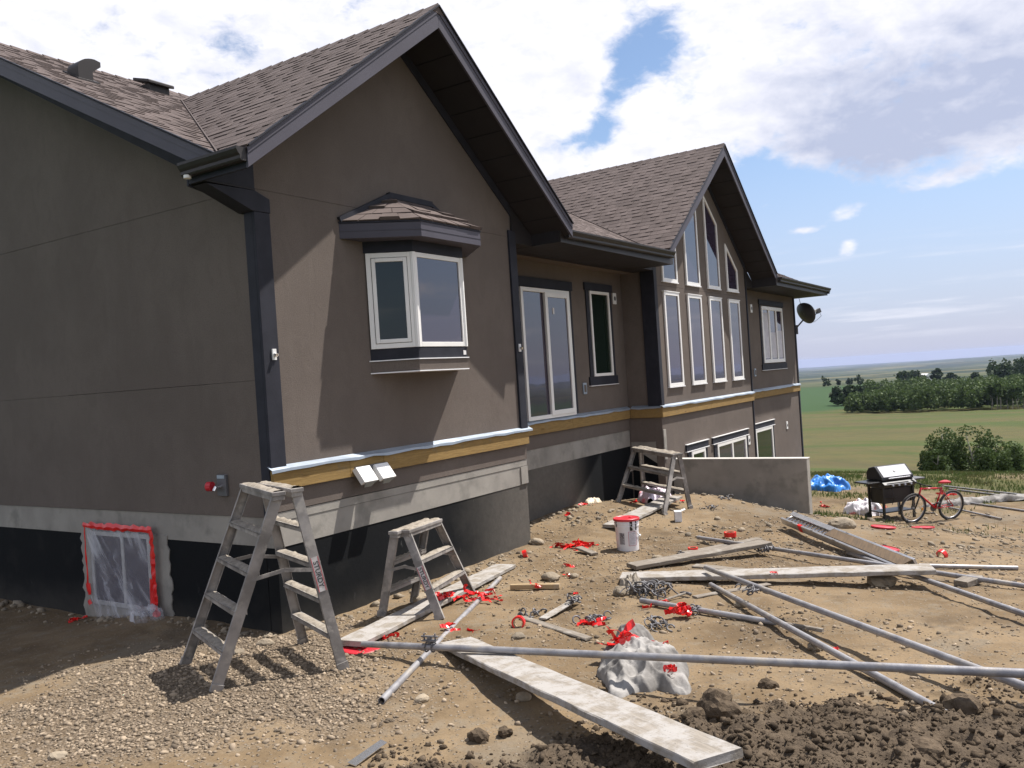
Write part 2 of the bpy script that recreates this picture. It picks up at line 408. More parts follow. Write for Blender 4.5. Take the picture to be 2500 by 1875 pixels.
def mat_leaf(name, a, b, c):
    m = bpy.data.materials.new(name); m.use_nodes = True; N = NT(m.node_tree)
    ge = N.new('ShaderNodeNewGeometry'); oi = N.new('ShaderNodeObjectInfo')
    col = N.mix(ge.outputs['Random Per Island'], a, b)
    tc = N.new('ShaderNodeTexCoord')
    col = N.mix(N.ss(N.noise(tc.outputs['Object'], .8, 3.), .45, .7), col, c)
    d = N.new('ShaderNodeBsdfPrincipled'); N.l.new(col, d.inputs['Base Color']); d.inputs['Roughness'].default_value = .7; d.inputs['Specular IOR Level'].default_value = .25
    t = N.new('ShaderNodeBsdfTranslucent'); N.l.new(col, t.inputs['Color'])
    mx = N.new('ShaderNodeMixShader'); mx.inputs[0].default_value = .25; N.l.new(d.outputs[0], mx.inputs[1]); N.l.new(t.outputs[0], mx.inputs[2])
    o = N.new('ShaderNodeOutputMaterial'); N.l.new(mx.outputs[0], o.inputs[0]); return m
leaf_a = mat_leaf('aspen leaf', (.055, .090, .026), (.095, .135, .042), (.042, .068, .022))
leaf_b = mat_leaf('dark leaf', (.026, .046, .017), (.042, .066, .024), (.022, .038, .016))
leaf_grass = mat_leaf('grass blade', (.075, .115, .030), (.105, .135, .042), (.120, .112, .050))

# ---------------------------------------------------------------- ground
CAM=(-5.219,-6.017,0.674)
GCP=np.array([(-5.2,-6,-1.0),(-7,-2,-1.15),(-9,3,-1.35),(-3,-1,-1.29),(-3.2,1,-1.38),(-2.5,3,-1.52),(0,0.1,-1.47),(-.3,1.6,-1.46),
(-.3,3,-1.6),(-.3,5,-1.58),(0,9,-1.5),(-5,9,-1.5),(-1.1,-.1,-1.38),(-1.4,-.88,-1.35),(-.7,-1.46,-1.37),(-.35,-.6,-1.41),(1,-.45,-1.46),
(2.5,-.2,-1.5),(4.2,-.1,-1.5),(.6,-1.4,-1.39),(0,-3,-1.38),(-1.5,-3,-1.34),(-2.5,-4.5,-1.2),(-.6,-4.9,-1.26),(-2,-7,-1.05),(1.2,-5.9,-1.30),(2,-2,-1.45),
(4.1,-1.5,-1.52),(2.5,-3,-1.44),(1,-4,-1.4),(5.2,-1.9,-1.56),(5.0,.2,-1.5),(5.6,.75,-1.46),(5.9,-.15,-1.40),(6.5,-.1,-1.42),(7.15,.2,-1.41),(7.4,-.6,-1.50),(8,.7,-1.56),(5.4,-.9,-1.56),
(9.1,.1,-1.68),(9.3,-1.1,-1.7),(9.4,-1.8,-1.9),(9.7,-2.6,-2.02),(7,-2.5,-1.62),(4.7,-3.6,-1.6),(4,-5.5,-1.58),(2,-8,-1.3),(5,-9,-1.7),
(7.5,-5.3,-1.95),(11.2,-3.4,-2.45),(12.6,-3,-2.75),(11,-1,-2.5),(10.2,.1,-2.55),(12.5,0,-2.8),(15,0,-2.95),(19,0,-2.98),(14.4,-4.5,-3.08),(15.8,-2.5,-3.08),(18,-5,-3.15),(14,-9,-3.1),(10,-8,-2.5),
(22,4,-3.0),(10,12,-2.4),(20,14,-3.2),(-12,12,-2),(-14,-4,-1.6),(-10,-14,-1.4),(4,-16,-2.0),(14,-17,-3.4),(24,-4,-3.2),(24,-12,-3.7)],float)
def _U(r2): return np.where(r2>1e-12,r2*np.log(np.maximum(r2,1e-12)),0.)
def _tps():
    P=GCP[:,:2];n=len(P)
    d=((P[:,None]-P[None])**2).sum(2)
    A=np.zeros((n+3,n+3));A[:n,:n]=_U(d)+np.eye(n)*.05
    A[:n,n]=1;A[:n,n+1:]=P;A[n,:n]=1;A[n+1:,:n]=P.T
    return np.linalg.solve(A,np.concatenate([GCP[:,2],[0,0,0]]))
TPW=_tps()
DR=np.array([0,10,16,21,25,30,40,60,90,120,235,400,600,1000,1500,3000,6000,10000,20000,60000.])
DD=np.array([1.8,2.2,3.1,3.72,3.60,3.95,4.95,6.7,8.7,10.4,14.5,16.5,18.5,27,36,58,74,92,150,400.])
def far_z(x,y):
    r=np.hypot(x-CAM[0],y-CAM[1])
    z=CAM[2]-np.interp(r,DR,DD)
    # the meadow dips to the right of the house (gully with the bushes)
    z=z-2.2*np.exp(-((x-58)/15)**2-((y+9)/12)**2)
    return z
def gz(x,y):
    x=np.asarray(x,float);y=np.asarray(y,float)
    z=TPW[len(GCP)]+TPW[len(GCP)+1]*x+TPW[len(GCP)+2]*y
    for i in range(len(GCP)): z=z+TPW[i]*_U((x-GCP[i,0])**2+(y-GCP[i,1])**2)
    r=np.hypot(x-6,y+1)
    t=np.clip((r-14)/10,0,1);t=t*t*(3-2*t)
    z=np.where(t<1,z,0)
    return z*(1-t)+far_z(x,y)*t

def ramp_line(x, y, P, Q):
    """signed distance (m) to the right of the line P->Q"""
    dx, dy = Q[0]-P[0], Q[1]-P[1]; L = math.hypot(dx, dy)
    return ((x-P[0])*dy-(y-P[1])*dx)/L
SOIL = [(-1.774,-3.206), (-1.202,-3.689), (-0.546,-4.043), (-0.194,-4.540), (0.276,-5.728)]
def soil_mask(x, y):
    v = None
    # distance beyond the polyline towards the camera
    d = np.full(np.shape(x), 9.)
    best = None
    for P, Q in zip(SOIL[:-1], SOIL[1:]):
        t = ((x-P[0])*(Q[0]-P[0])+(y-P[1])*(Q[1]-P[1]))/((Q[0]-P[0])**2+(Q[1]-P[1])**2)
        t = np.clip(t, -3 if P is SOIL[0] else 0, 1)
        ex, ey = x-P[0]-t*(Q[0]-P[0]), y-P[1]-t*(Q[1]-P[1])
        dd = np.hypot(ex, ey); sgn = np.sign(ramp_line(x, y, P, Q))
        if best is None: best, sd = dd, sgn*dd
        else:
            w = dd < best; sd = np.where(w, sgn*dd, sd); best = np.minimum(best, dd)
    return sd
def masks(x, y):
    n = fbm(x*2.1, y*2.1, 3, 5)-.5
    s = soil_mask(x, y)
    soil = np.clip((s+n*1.0+(fbm(x*9, y*9, 2, 15)-.5)*.5+.0)/.30, 0, 1)
    soil *= np.clip((6-np.hypot(x+1, y+6))/1.5, 0, 1)
    gx = np.hypot((x+1.35)/1.35, (y+.75)/1.35)
    gravel = np.clip((1.25-gx+n*1.1)/.5, 0, 1)*(1-soil)
    r = np.hypot(x-CAM[0], y-CAM[1])
    edge = 25.3+2.6*(fbm(x*.35, y*.35, 3, 11)-.5)*2
    grass = np.clip((r-edge)/1.6, 0, 1)
    patch = np.clip((fbm(x*.8, y*.8, 3, 21)-.60)/.1, 0, 1)*np.clip((r-16)/4, 0, 1)*.8
    bare = np.clip((fbm(x*.45, y*.45, 3, 31)-.62)/.07, 0, 1)*np.clip((33-r)/4, 0, 1)
    grass = np.maximum(grass*(1-bare*.9), patch)
    return soil, gravel, grass
def relief(x, y, soil, gravel, grass):
    near = np.clip((40-np.hypot(x, y+3))/12, 0, 1)
    h = (fbm(x*1.3, y*1.3, 4, 1)-.5)*.05+(fbm(x*7, y*7, 3, 2)-.5)*.022
    rid = 1-np.abs(fbm(x*4.2, y*4.2, 4, 3, .6)-.5)*4
    h = h+soil*(np.clip(rid, 0, 1)*.05+(fbm(x*8, y*8, 3, 4, .6)-.5)*.055+(vnoise(x*27, y*27, 8)-.5)*.03+.01)
    h = h+gravel*(fbm(x*28, y*28, 2, 6)-.5)*.012
    return h*near
def gh(x, y):
    x = np.asarray(x, float); y = np.asarray(y, float); s, g, gr = masks(x, y)
    return gz(x, y)+relief(x, y, s, g, gr)
def gh1(x, y): return float(gh(np.array([x]), np.array([y]))[0])

def mat_ground():
    m = bpy.data.materials.new('ground earth'); m.use_nodes = True; N = NT(m.node_tree)
    ge = N.new('ShaderNodeNewGeometry'); v = ge.outputs['Position']
    def at(nm):
        a = N.new('ShaderNodeAttribute'); a.attribute_name = nm; return a.outputs['Fac']
    soil, gravel, grass, far, crop = at('soil'), at('gravel'), at('grass'), at('far'), at('crop')
    n1 = N.noise(v, .9, 6., .6); n2 = N.noise(v, 5.5, 6., .65); n3 = N.noise(v, 38., 4., .6)
    c = N.mix(N.ss(n1, .36, .64), DIRT_A, DIRT_B)
    c = N.mix(N.m('MULTIPLY', N.ss(n2, .50, .66), .7), c, DIRT_C)
    c = N.mix(N.m('MULTIPLY', N.ss(N.noise(v, .55, 6., .7, .6), .55, .66), .5), c, (.152, .134, .105))
    c = N.mix(N.m('MULTIPLY', N.ss(N.noise(v, .8, 7., .72, 1.2), .50, .66), .65), c, (.088, .064, .040))
    c = N.mix(N.m('MULTIPLY', N.ss(n3, .55, .72), .45), c, (.095, .072, .046))
    pb = N.vor(v, 34., out='Color'); pd = N.vor(v, 34.)
    sepc = N.new('ShaderNodeSeparateColor'); N.l.new(pb, sepc.inputs[0])
    peb = N.m('MULTIPLY', N.ss(pd, .36, .24), N.ss(sepc.outputs[0], .62, .70))
    pcol = N.mix(sepc.outputs[1], (.25, .215, .17), (.14, .12, .095))
    c = N.mix(N.m('MULTIPLY', peb, .75), c, pcol)
    gv = N.vor(v, 52., out='Color'); gd = N.vor(v, 52.)
    sg = N.new('ShaderNodeSeparateColor'); N.l.new(gv, sg.inputs[0])
    gcol = N.mix(sg.outputs[0], (.14, .112, .082), (.27, .222, .17))
    gcol = N.mix(N.ss(gd, .30, .62), gcol, (.12, .092, .064))
    c = N.mix(N.m('MULTIPLY', gravel, N.m('ADD', .55, N.m('MULTIPLY', n2, .45))), c, gcol)
    so = N.mix(N.ss(n2, .35, .68), (.112, .085, .058), (.062, .047, .033))
    so = N.mix(N.m('MULTIPLY', N.ss(n3, .55, .75), .5), so, (.16, .125, .085))
    c = N.mix(soil, c, so)
    # meadow: green with dry brown bands
    bands = N.noise(N.mapv(v, (.055, .016, .03), rot=(0, 0, rad(-8))), 1., 6., .6, .6)
    gf = N.noise(v, .45, 5., .65); gt = N.noise(v, 3.5, 4., .7)
    gc = N.mix(N.ss(bands, .42, .56), (.052, .070, .016), (.086, .076, .028))
    gc = N.mix(N.m('MULTIPLY', N.ss(gf, .42, .7), .6), gc, (.040, .062, .018))
    gc = N.mix(N.m('MULTIPLY', N.ss(N.noise(N.mapv(v, (.12, .035, .1), rot=(0, 0, rad(-8))), 1., 6., .7), .50, .66), .5), gc, (.062, .052, .026))
    gc = N.mix(N.m('MULTIPLY', N.ss(gt, .52, .75), .4), gc, (.085, .074, .040))
    c = N.mix(grass, c, gc)
    c = N.mix(crop, c, (.030, .062, .020))
    # far patchwork of fields and woods
    fv = N.mapv(v, (.0009, .0016, 0), rot=(0, 0, rad(12)))
    cell = N.vor(fv, 1.6, out='Color'); sc_ = N.new('ShaderNodeSeparateColor'); N.l.new(cell, sc_.inputs[0])
    fc = N.mix(sc_.outputs[0], (.036, .056, .024), (.10, .095, .05))
    wd = N.ss(N.noise(N.mapv(v, (.0011, .0016, 0)), 2.2, 6., .6), .47, .54)
    fc = N.mix(wd, fc, (.020, .032, .018))
    c = N.mix(far, c, fc)
    b = N.new('ShaderNodeBsdfPrincipled'); N.l.new(c, b.inputs['Base Color']); b.inputs['Roughness'].default_value = .97; b.inputs['Specular IOR Level'].default_value = .15
    hgt = N.m('ADD', N.m('MULTIPLY', n3, .5), N.m('ADD', N.m('MULTIPLY', peb, .5), N.m('MULTIPLY', N.m('MULTIPLY', N.m('SUBTRACT', .6, gd), gravel), 1.2)))
    hgt = N.m('ADD', hgt, N.m('MULTIPLY', N.m('MULTIPLY', N.noise(v, 22., 6., .7), soil), 1.6))
    hgt = N.m('ADD', hgt, N.m('MULTIPLY', gt, grass))
    N.l.new(N.bump(hgt, .75, .022), b.inputs['Normal'])
    o = N.new('ShaderNodeOutputMaterial'); N.l.new(b.outputs[0], o.inputs[0]); return m

def axis(lo, hi, st, a, b, g):
    c = np.arange(lo, hi+1e-6, st); L = [lo]; s = st
    while L[-1] > a: s *= g; L.append(L[-1]-s)
    Rr = [hi]; s = st
    while Rr[-1] < b: s *= g; Rr.append(Rr[-1]+s)
    return np.concatenate([np.array(L[:0:-1]), c, np.array(Rr[1:])])
def ground():
    X = axis(-3.2, 5.6, .026, -14000, 14000, 1.052); Y = axis(-6.1, .9, .026, -14000, 14000, 1.052)
    xx, yy = np.meshgrid(X, Y); s, g, gr = masks(xx, yy)
    zz = gz(xx, yy)+relief(xx, yy, s, g, gr)
    r = np.hypot(xx-CAM[0], yy-CAM[1])
    # low rolling relief far out
    zz = zz+np.clip((r-500)/1500, 0, 1)*((fbm(xx/900, yy/900, 4, 41)-.5)*16)+np.clip((r-4000)/4000, 0, 1)*(fbm(xx/2600, yy/2600, 3, 43)-.55)*70
    far = np.clip((r-560)/120, 0, 1)
    A = np.degrees(np.arctan2(xx-CAM[0], yy-CAM[1]))
    crop = np.clip((r-250-3.5*(A-76))/8, 0, 1)*np.clip((640-r)/60, 0, 1)
    ny, nx = xx.shape
    V = np.stack([xx.ravel(), yy.ravel(), zz.ravel()], 1)
    i = np.arange(ny*nx).reshape(ny, nx)
    Fq = np.stack([i[:-1, :-1], i[:-1, 1:], i[1:, 1:], i[1:, :-1]], -1).reshape(-1, 4)
    o = arr_obj('ground', V, Fq, mat_ground(), smooth=True, kind='structure')
    for nm, a in (('soil', s), ('gravel', g), ('grass', gr), ('far', far), ('crop', crop)):
        at = o.data.attributes.new(nm, 'FLOAT', 'POINT'); at.data.foreach_set('value', np.ascontiguousarray(a.ravel(), dtype=np.float32))
    return o
ground()
# ---------------------------------------------------------------- the house
W = 4.291; D1 = .77; XI = 9.127; D2 = .129; XG = 14.46; D3 = .361; XE = 19.52; YB = 9.6
WE = .554; WO = .604; WR = 4.705; WEZ = 2.69; WS = (WR-WEZ)/(W/2+WE); WC = W/2
GC = (XI+XG)/2; GE = .579; GO = .586; GR = 5.142; GEZ = 2.729; GS = (GR-GEZ)/((XG-XI)/2+GE); GY = D2-GO
MA, MBk = 2.81, .503                                   # main roof front slope: z = MA + MBk*y
RY = 4.75; RZ = MA+MBk*RY; EY = -.46
GROUNDZ = -1.9
house = thing('house', 'new stucco house with three dark trimmed gables and brown shingle roof', 'house', (0, 0, 0))

# --- core walls (solid, a little behind the stucco panels)
def wallbox(name, x0, x1, y0, y1, z0, z1, m=stucco, bevel=0.): return MB().box(x0, x1, y0, y1, z0, z1).build(name, m, house, bevel=bevel)
core = MB()
core.prism([(.005, .005, -.38), (W-.02, .005, -.38), (W-.02, .005, 2.62), (WC, .005, 4.45), (.005, .005, 2.62)], (0, 3.2, 0))
core.box(.005, XE-.02, D1+.02, YB, -.42, 2.45)
core.prism([(.02, .5, 2.46), (.02, RY, RZ-.3), (.02, YB-.5, 2.46)], (XE-.06, 0, 0))
core.prism([(XI+.02, D2+.02, -3.2), (XG-.02, D2+.02, -3.2), (XG-.02, D2+.02, 2.6), (GC, D2+.02, 4.75), (XI+.02, D2+.02, 2.6)], (0, 3.4, 0))
core.box(XG-.01, XE-.02, D3+.02, D1+.03, -3.2, 2.45)
core.build('wall_core', stucco, house)
JT = 2.536; G = .002
# front wall of the near wing: two stucco panels with a joint
def gable_panel(x0, x1, zb, ridge_x, slope, top_z, y, th, drop):
    zt = lambda x: top_z-slope*abs(x-ridge_x)-drop
    pts = [(x0, y, zb), (x1, y, zb), (x1, y, zt(x1)), (ridge_x, y, zt(ridge_x)), (x0, y, zt(x0))]
    return MB().prism(pts, (0, th, 0))
wallbox('stucco_panel', 0, W, 0, .14, -.005, JT-G)
gable_panel(0, W, JT+G, WC, WS, WR, 0, .14, .10).build('stucco_panel', stucco, house)
wallbox('stucco_panel', 0, W, 0, .14, -.385, -.19)
wallbox('stucco_panel', .0, W, .006, .14, -.47, -.393, concrete)
# left wall: three panels
for z0, z1 in ((-.43, .816-G), (.816+G, JT-G)): wallbox('stucco_panel', 0, .14, .142, YB, z0, z1)
MB().prism([(0, .142, JT+G), (0, .142, 2.70), (0, RY, RZ-.12), (0, YB, 2.70), (0, YB, JT+G)], (.14, 0, 0)).build('stucco_panel', stucco, house)
# right cheek of the near wing, middle wall, great room walls, far wall
wallbox('stucco_panel', W-.14, W, .142, D1+.02, -.47, 2.6)
wallbox('stucco_panel', W+.002, XI-.002, D1, D1+.1, -.005, 2.52)
wallbox('stucco_panel', W+.002, XI-.002, D1, D1+.1, -.40, -.19)
wallbox('stucco_panel', XI, XI+.1, D2+.142, D1-.002, -.005, 2.62)
wallbox('stucco_panel', XI, XI+.1, D2+.142, D1-.002, -.62, -.19)
wallbox('stucco_panel', XI, XG, D2, D2+.14, -.005, 2.215-G)
gable_panel(XI, XG, 2.215+G, GC, GS, GR, D2, .14, .10).build('stucco_panel', stucco, house)
wallbox('stucco_panel', XI, XG, D2, D2+.14, -3.2, -.19)
wallbox('stucco_panel', XG+.002, XE, D3, D3+.14, -.005, 2.50)
wallbox('stucco_panel', XG+.002, XE, D3, D3+.14, -3.2, -.19)
wallbox('stucco_panel', XE-.14, XE, D3+.142, YB, -3.2, 2.5)
wallbox('stucco_panel', XG-.14, XG, D2+.142, D3+.02, -3.2, 2.6)
# foundation: concrete band over tarred wall
def found(x0, x1, y0, y1, zt, zc, zb=-2.1, jag=0.):
    wallbox('foundation_band', x0, x1, y0, y1, zc, zt, concrete)
    wallbox('foundation_wall', x0+.004, x1-.004, y0+.006, y1, zb, zc-.003, tar)
found(.012, W-.006, .012, .16, -.474, -.71)
found(.012, .16, .162, YB, -.434, -.70)
found(W+.004, XI-.004, D1+.012, D1+.1, -.404, -.70)
wallbox('foundation_wall', W-.15, W-.008, .165, D1+.02, -2.1, -.474, tar)
MB().prism([(XI+.012, D1+.0, -.624), (XI+.012, D2+.15, -.624), (XI+.012, D2+.15, -1.02), (XI+.012, D1, -.71)], (.1, 0, 0)).build('foundation_band', concrete, house)
MB().prism([(XI+.016, D1, -.713), (XI+.016, D2+.15, -1.023), (XI+.016, D2+.15, -2.1), (XI+.016, D1, -2.1)], (.1, 0, 0)).build('foundation_wall', tar, house)
MB().box(XI-.012, XI+.10, D2-.022, D2-.002, -.95, -.41).build('concrete_strip', concrete, house)
MB().box(W-.165, W-.003, -.004, .011, -.70, -.478).build('form_mark', concrete, house)
# patched concrete frame round the basement window in the left wall
fr = MB()
def jagged(y0, y1, z0, z1, n=22, j=.035):
    pts = []
    for i in range(n): pts.append((y0+(y1-y0)*i/n, z1))
    for i in range(n): pts.append((y1+random.uniform(-j, j), z1+(z0-z1)*i/n))
    for i in range(n): pts.append((y1+(y0-y1)*i/n, z0))
    for i in range(n): pts.append((y0+random.uniform(-j, j), z0+(z1-z0)*i/n))
    return pts
MB().prism([(.004, y, z) for y, z in jagged(1.60, 3.16, -1.75, -.66)], (.012, 0, 0)).build('concrete_patch', concrete, house)

# --- corner boards and trim
def board(x0, x1, y0, y1, z0, z1, name='trim_board', m=trim): return MB().box(x0, x1, y0, y1, z0, z1).build(name, m, house, bevel=.004)
board(0-.03, .15, -.03, -.001, .012, 2.322); board(-.03, -.001, .0, .11, -.43, 2.322)
board(W-.13, W+.03, -.03, -.001, .012, 2.62); board(W+.001, W+.03, 0, .12, -.05, 2.55)
board(XI-.03, XI+.10, D2-.03, D2-.001, .012, 2.62); board(XI-.03, XI-.001, D2, D2+.24, .012, 2.62)
board(XG-.03, XG+.03, D2-.025, D2-.001, -2.9, 2.6)
board(XG+.005, XG+.13, D3-.028, D3-.001, -.0, 2.30)
board(XE-.08, XE+.02, D3-.025, D3-.001, -3.0, 2.45); board(XE+.001, XE+.02, D3, D3+.1, -3.0, 2.45)
MB().box(XG+.135, XG+.18, D3-.03, D3-.001, .02, 2.11).build('corner_bead', galv, house)  # light strip added as the corner bead of the great room's right edge
# frieze boards along the rakes and short frieze returns
for cx, sl, tz, y, hw, dr in ((WC, WS, WR, 0, W/2, .19), (GC, GS, GR, D2, (XG-XI)/2, .19)):
    for sgn in (-1, 1):
        a = (cx, y-.022, tz-dr); b = (cx+sgn*hw, y-.022, tz-dr-sl*hw)
        MB().prism([a, b, (b[0], b[1], b[2]-.13), (a[0], a[1], a[2]-.13)], (0, .02, 0)).build('frieze_board', trim, house)
# --- ledger boards with flashing
def ledger(x0, x1, y0, y1, z0=-.186, z1=-.006):
    MB().box(x0, x1, y0, y1, z0, z1).build('ledger_board', ledger_m, house, bevel=.003)
ledger(-.02, .95, -.042, -.002); ledger(.953, 1.45, -.042, -.002, -.186, -.006); ledger(1.453, W+.02, -.042, -.002)
ledger(W+.022, 6.9, D1-.042, D1-.002); ledger(6.903, XI-.045, D1-.042, D1-.002)
ledger(XI-.042, XI-.002, D2-.042, D1-.045)
ledger(XI, 11.6, D2-.042, D2-.002); ledger(11.603, XG-.0, D2-.042, D2-.002); ledger(XG+.04, XE+.01, D3-.042, D3-.002); ledger(XG+.002, XG+.038, D2-.04, D3-.002)
def flashing(p, q, n, wob=.012):
    """thin bent metal strip from p to q; n: outward normal (2d); the free edge ripples a little"""
    k = max(4, int((Vector(q)-Vector(p)).length/.22)); a = []; b = []; c = []
    for i in range(k+1):
        t = i/k; x = p[0]+(q[0]-p[0])*t; y = p[1]+(q[1]-p[1])*t; z = p[2]
        w = random.uniform(-wob, wob)
        a.append((x+n[0]*.002, y+n[1]*.002, z+.035)); b.append((x+n[0]*(.062+w*.3), y+n[1]*(.062+w*.3), z+.004+w*.5)); c.append((x+n[0]*(.064+w*.3), y+n[1]*(.064+w*.3), z-.022+w))
    m_ = MB(); vs = a+b+c; fs = []
    for r in range(2):
        for i in range(k): fs.append((r*(k+1)+i, (r+1)*(k+1)+i, (r+1)*(k+1)+i+1, r*(k+1)+i+1))
    m_.add(vs, fs); o = m_.build('flashing', galv, house)
    s = o.modifiers.new('solid', 'SOLIDIFY'); s.thickness = .003; return o
flashing((-.05, 0, 0), (W+.09, 0, 0), (0, -1)); flashing((W+.1, D1, 0), (XI-.07, D1, 0), (0, -1)); flashing((XI, D1-.07, 0), (XI, D2-.02, 0), (-1, 0))
flashing((XI-.06, D2, 0), (XG+.03, D2, 0), (0, -1)); flashing((XG+.05, D3, 0), (XE+.03, D3, 0), (0, -1))

# --- roofs
def roof_slab(poly, plane, th, m=shingle_dark, name='roof'):
    top = [(x, y, plane(x, y)) for x, y in poly]
    return MB().prism([(x, y, z-th) for x, y, z in top], (0, 0, th)).build(name, m, house)
pw_l = lambda x, y: WEZ+WS*(x+WE); pw_r = lambda x, y: WEZ+WS*(W+WE-x)
pg_l = lambda x, y: GEZ+GS*(x-XI+GE); pg_r = lambda x, y: GEZ+GS*(XG+GE-x)
pm = lambda x, y: MA+MBk*y
vy = lambda z: (z-MA)/MBk
WF = -WO+.002; GF = GY+.002
r_wl = roof_slab([(-WE, WF), (WC, WF), (WC, vy(WR)), (-WE, vy(WEZ))], pw_l, .06)
r_wr = roof_slab([(WC, WF), (W+WE, WF), (W+WE, vy(WEZ)), (WC, vy(WR))], pw_r, .06)
r_gl = roof_slab([(XI-GE, GF), (GC, GF), (GC, vy(GR)), (XI-GE, vy(GEZ))], pg_l, .06)
r_gr = roof_slab([(GC, GF), (XG+GE, GF), (XG+GE, vy(GEZ)), (GC, vy(GR))], pg_r, .06)
r_m = roof_slab([(-WE, vy(WEZ)), (WC, vy(WR)), (W+WE, vy(WEZ)), (W+WE, EY), (XI-GE, EY), (XI-GE, vy(GEZ)), (GC, vy(GR)), (XG+GE, vy(GEZ)), (XG+GE, EY), (XE+.52, EY), (XE+.52, RY), (-WE, RY)], pm, .06)
r_b = roof_slab([(-WE, RY), (XE+.52, RY), (XE+.52, 2*RY-EY), (-WE, 2*RY-EY)], lambda x, y: RZ-MBk*(y-RY), .06)

# shingles: every tab its own slab; the largest in view stay single objects
TABS = []
def shingle_slope(parent, origin, udir, sdir, nrm, urange, smax, s0=0., expo=.143, wmin=.10, wmax=.27, weight=1., thk=1.):
    """courses climb along sdir from origin; urange(s)->(u0,u1)"""
    o, u, s, n = Vector(origin), Vector(udir), Vector(sdir), Vector(nrm)
    k = 0; c = s0
    while c < smax-.02:
        a, b = urange(c+expo*.5); a0, b0 = urange(c); a1, b1 = urange(min(c+expo, smax))
        x = a-random.uniform(0, .2); dark = random.random() < .5
        while x < b:
            w = random.uniform(wmin, wmax) if not dark else random.uniform(wmin*.8, wmax*.75)
            th = (.017 if dark else .009)*thk; lo = c-(.006*thk if dark else 0)
            def cl(uu, aa, bb): return min(max(uu, aa), bb)
            l0, r0, l1, r1 = cl(x, a0, b0), cl(x+w-.004, a0, b0), cl(x, a1, b1), cl(x+w-.004, a1, b1)
            if r0-l0 > .01 or r1-l1 > .01:
                hi = min(c+expo+.01, smax)
                P = [o+u*l0+s*lo, o+u*r0+s*lo, o+u*r1+s*hi, o+u*l1+s*hi]
                q = [P[0]+n*.001, P[1]+n*.001, P[2]+n*.001, P[3]+n*.001, P[0]+n*th, P[1]+n*th, P[2]+n*.005, P[3]+n*.005]
                cen = (P[0]+P[2])/2; area = (r0-l0+r1-l1)/2*expo
                vd = cen-Vector(CAM); TABS.append((weight*area*abs(vd.normalized().dot(n))/vd.length_squared, parent, q))
            x += w; dark = not dark if random.random() < .8 else dark
        c += expo; k += 1
def nsl(slope_x, slope_y):
    return Vector((-slope_x, -slope_y, 1)).normalized()
def along(dx, dy, dz): return Vector((dx, dy, dz)).normalized()
kW = math.sqrt(1+WS*WS); kG = math.sqrt(1+GS*GS); kM = math.sqrt(1+MBk*MBk)
# near wing, left slope: u runs back (+y), s climbs +x
shingle_slope(r_wl, (-WE, 0, WEZ), (0, 1, 0), along(1, 0, WS), nsl(WS, 0), lambda s: (-WO-.015, vy(WEZ+WS*s/kW)), (WC+WE)*kW, thk=.8)
shingle_slope(r_wr, (W+WE, 0, WEZ), (0, 1, 0), along(-1, 0, WS), nsl(-WS, 0), lambda s: (-WO-.015, vy(WEZ+WS*s/kW)), (WC+WE)*kW, weight=.02)
shingle_slope(r_gl, (XI-GE, 0, GEZ), (0, 1, 0), along(1, 0, GS), nsl(GS, 0), lambda s: (GY-.015, vy(GEZ+GS*s/kG)), (GC-XI+GE)*kG)
shingle_slope(r_gr, (XG+GE, 0, GEZ), (0, 1, 0), along(-1, 0, GS), nsl(-GS, 0), lambda s: (GY-.015, vy(GEZ+GS*s/kG)), (GC-XI+GE)*kG, weight=.02)
# main slope: u runs +x, s climbs +y; three stretches between the wings
def mrange(lo_f, hi_f): return lambda s: (lo_f(EY+s/kM), hi_f(EY+s/kM))
zz_ = lambda y: MA+MBk*y
def wl_x(y): return -WE-.02
def w_left(y): return min(max((zz_(y)-WEZ)/WS-WE, -WE), WC) if zz_(y) < WR else WC
def w_right(y): return W-w_left(y) if zz_(y) < WR else WC
def g_left(y): return (zz_(y)-GEZ)/GS+XI-GE if zz_(y) > GEZ else XI-GE
def g_right(y): return XG-(g_left(y)-XI)
o_m = (0, EY, MA+MBk*EY); sm = along(0, 1, MBk); nm_ = nsl(0, MBk); L_m = (RY-EY)*kM
sW = (vy(WEZ)-EY)*kM
shingle_slope(r_m, o_m, (1, 0, 0), sm, nm_, mrange(wl_x, w_left), L_m, s0=sW, thk=.8)
shingle_slope(r_m, o_m, (1, 0, 0), sm, nm_, mrange(lambda y: max(w_right(y), WC), g_left), (vy(GR)-EY)*kM, thk=.6)
shingle_slope(r_m, o_m, (1, 0, 0), sm, nm_, mrange(g_right, lambda y: XE+.53), L_m*.55, weight=.3)

# ridge caps
def ridge_caps(parent, p, q, ln=.2):
    p, q = Vector(p), Vector(q); d = q-p; n = int(d.length/ln); t = d.normalized()
    sd = Vector((-t.y, t.x, 0)).normalized(); mb = MB()
    for i in range(n):
        a = p+t*(i*ln); b = p+t*((i+1)*ln+.01); hh = .03
        vs = [a+sd*.13+Vector((0, 0, -.085)), a+Vector((0, 0, hh)), a-sd*.13+Vector((0, 0, -.085)), b+sd*.13+Vector((0, 0, -.1)), b+Vector((0, 0, hh-.012)), b-sd*.13+Vector((0, 0, -.1))]
        mb.add(vs, [(0, 1, 4, 3), (1, 2, 5, 4), (0, 2, 1), (3, 4, 5), (0, 3, 5, 2)])
    o = mb.build('ridge_cap', shingle_m, parent); return o
ridge_caps(r_wl, (WC, -WO-.01, WR), (WC, vy(WR), WR)); ridge_caps(r_gl, (GC, GY-.01, GR), (GC, vy(GR), GR)); ridge_caps(r_m, (-WE, RY, RZ), (XE+.5, RY, RZ))
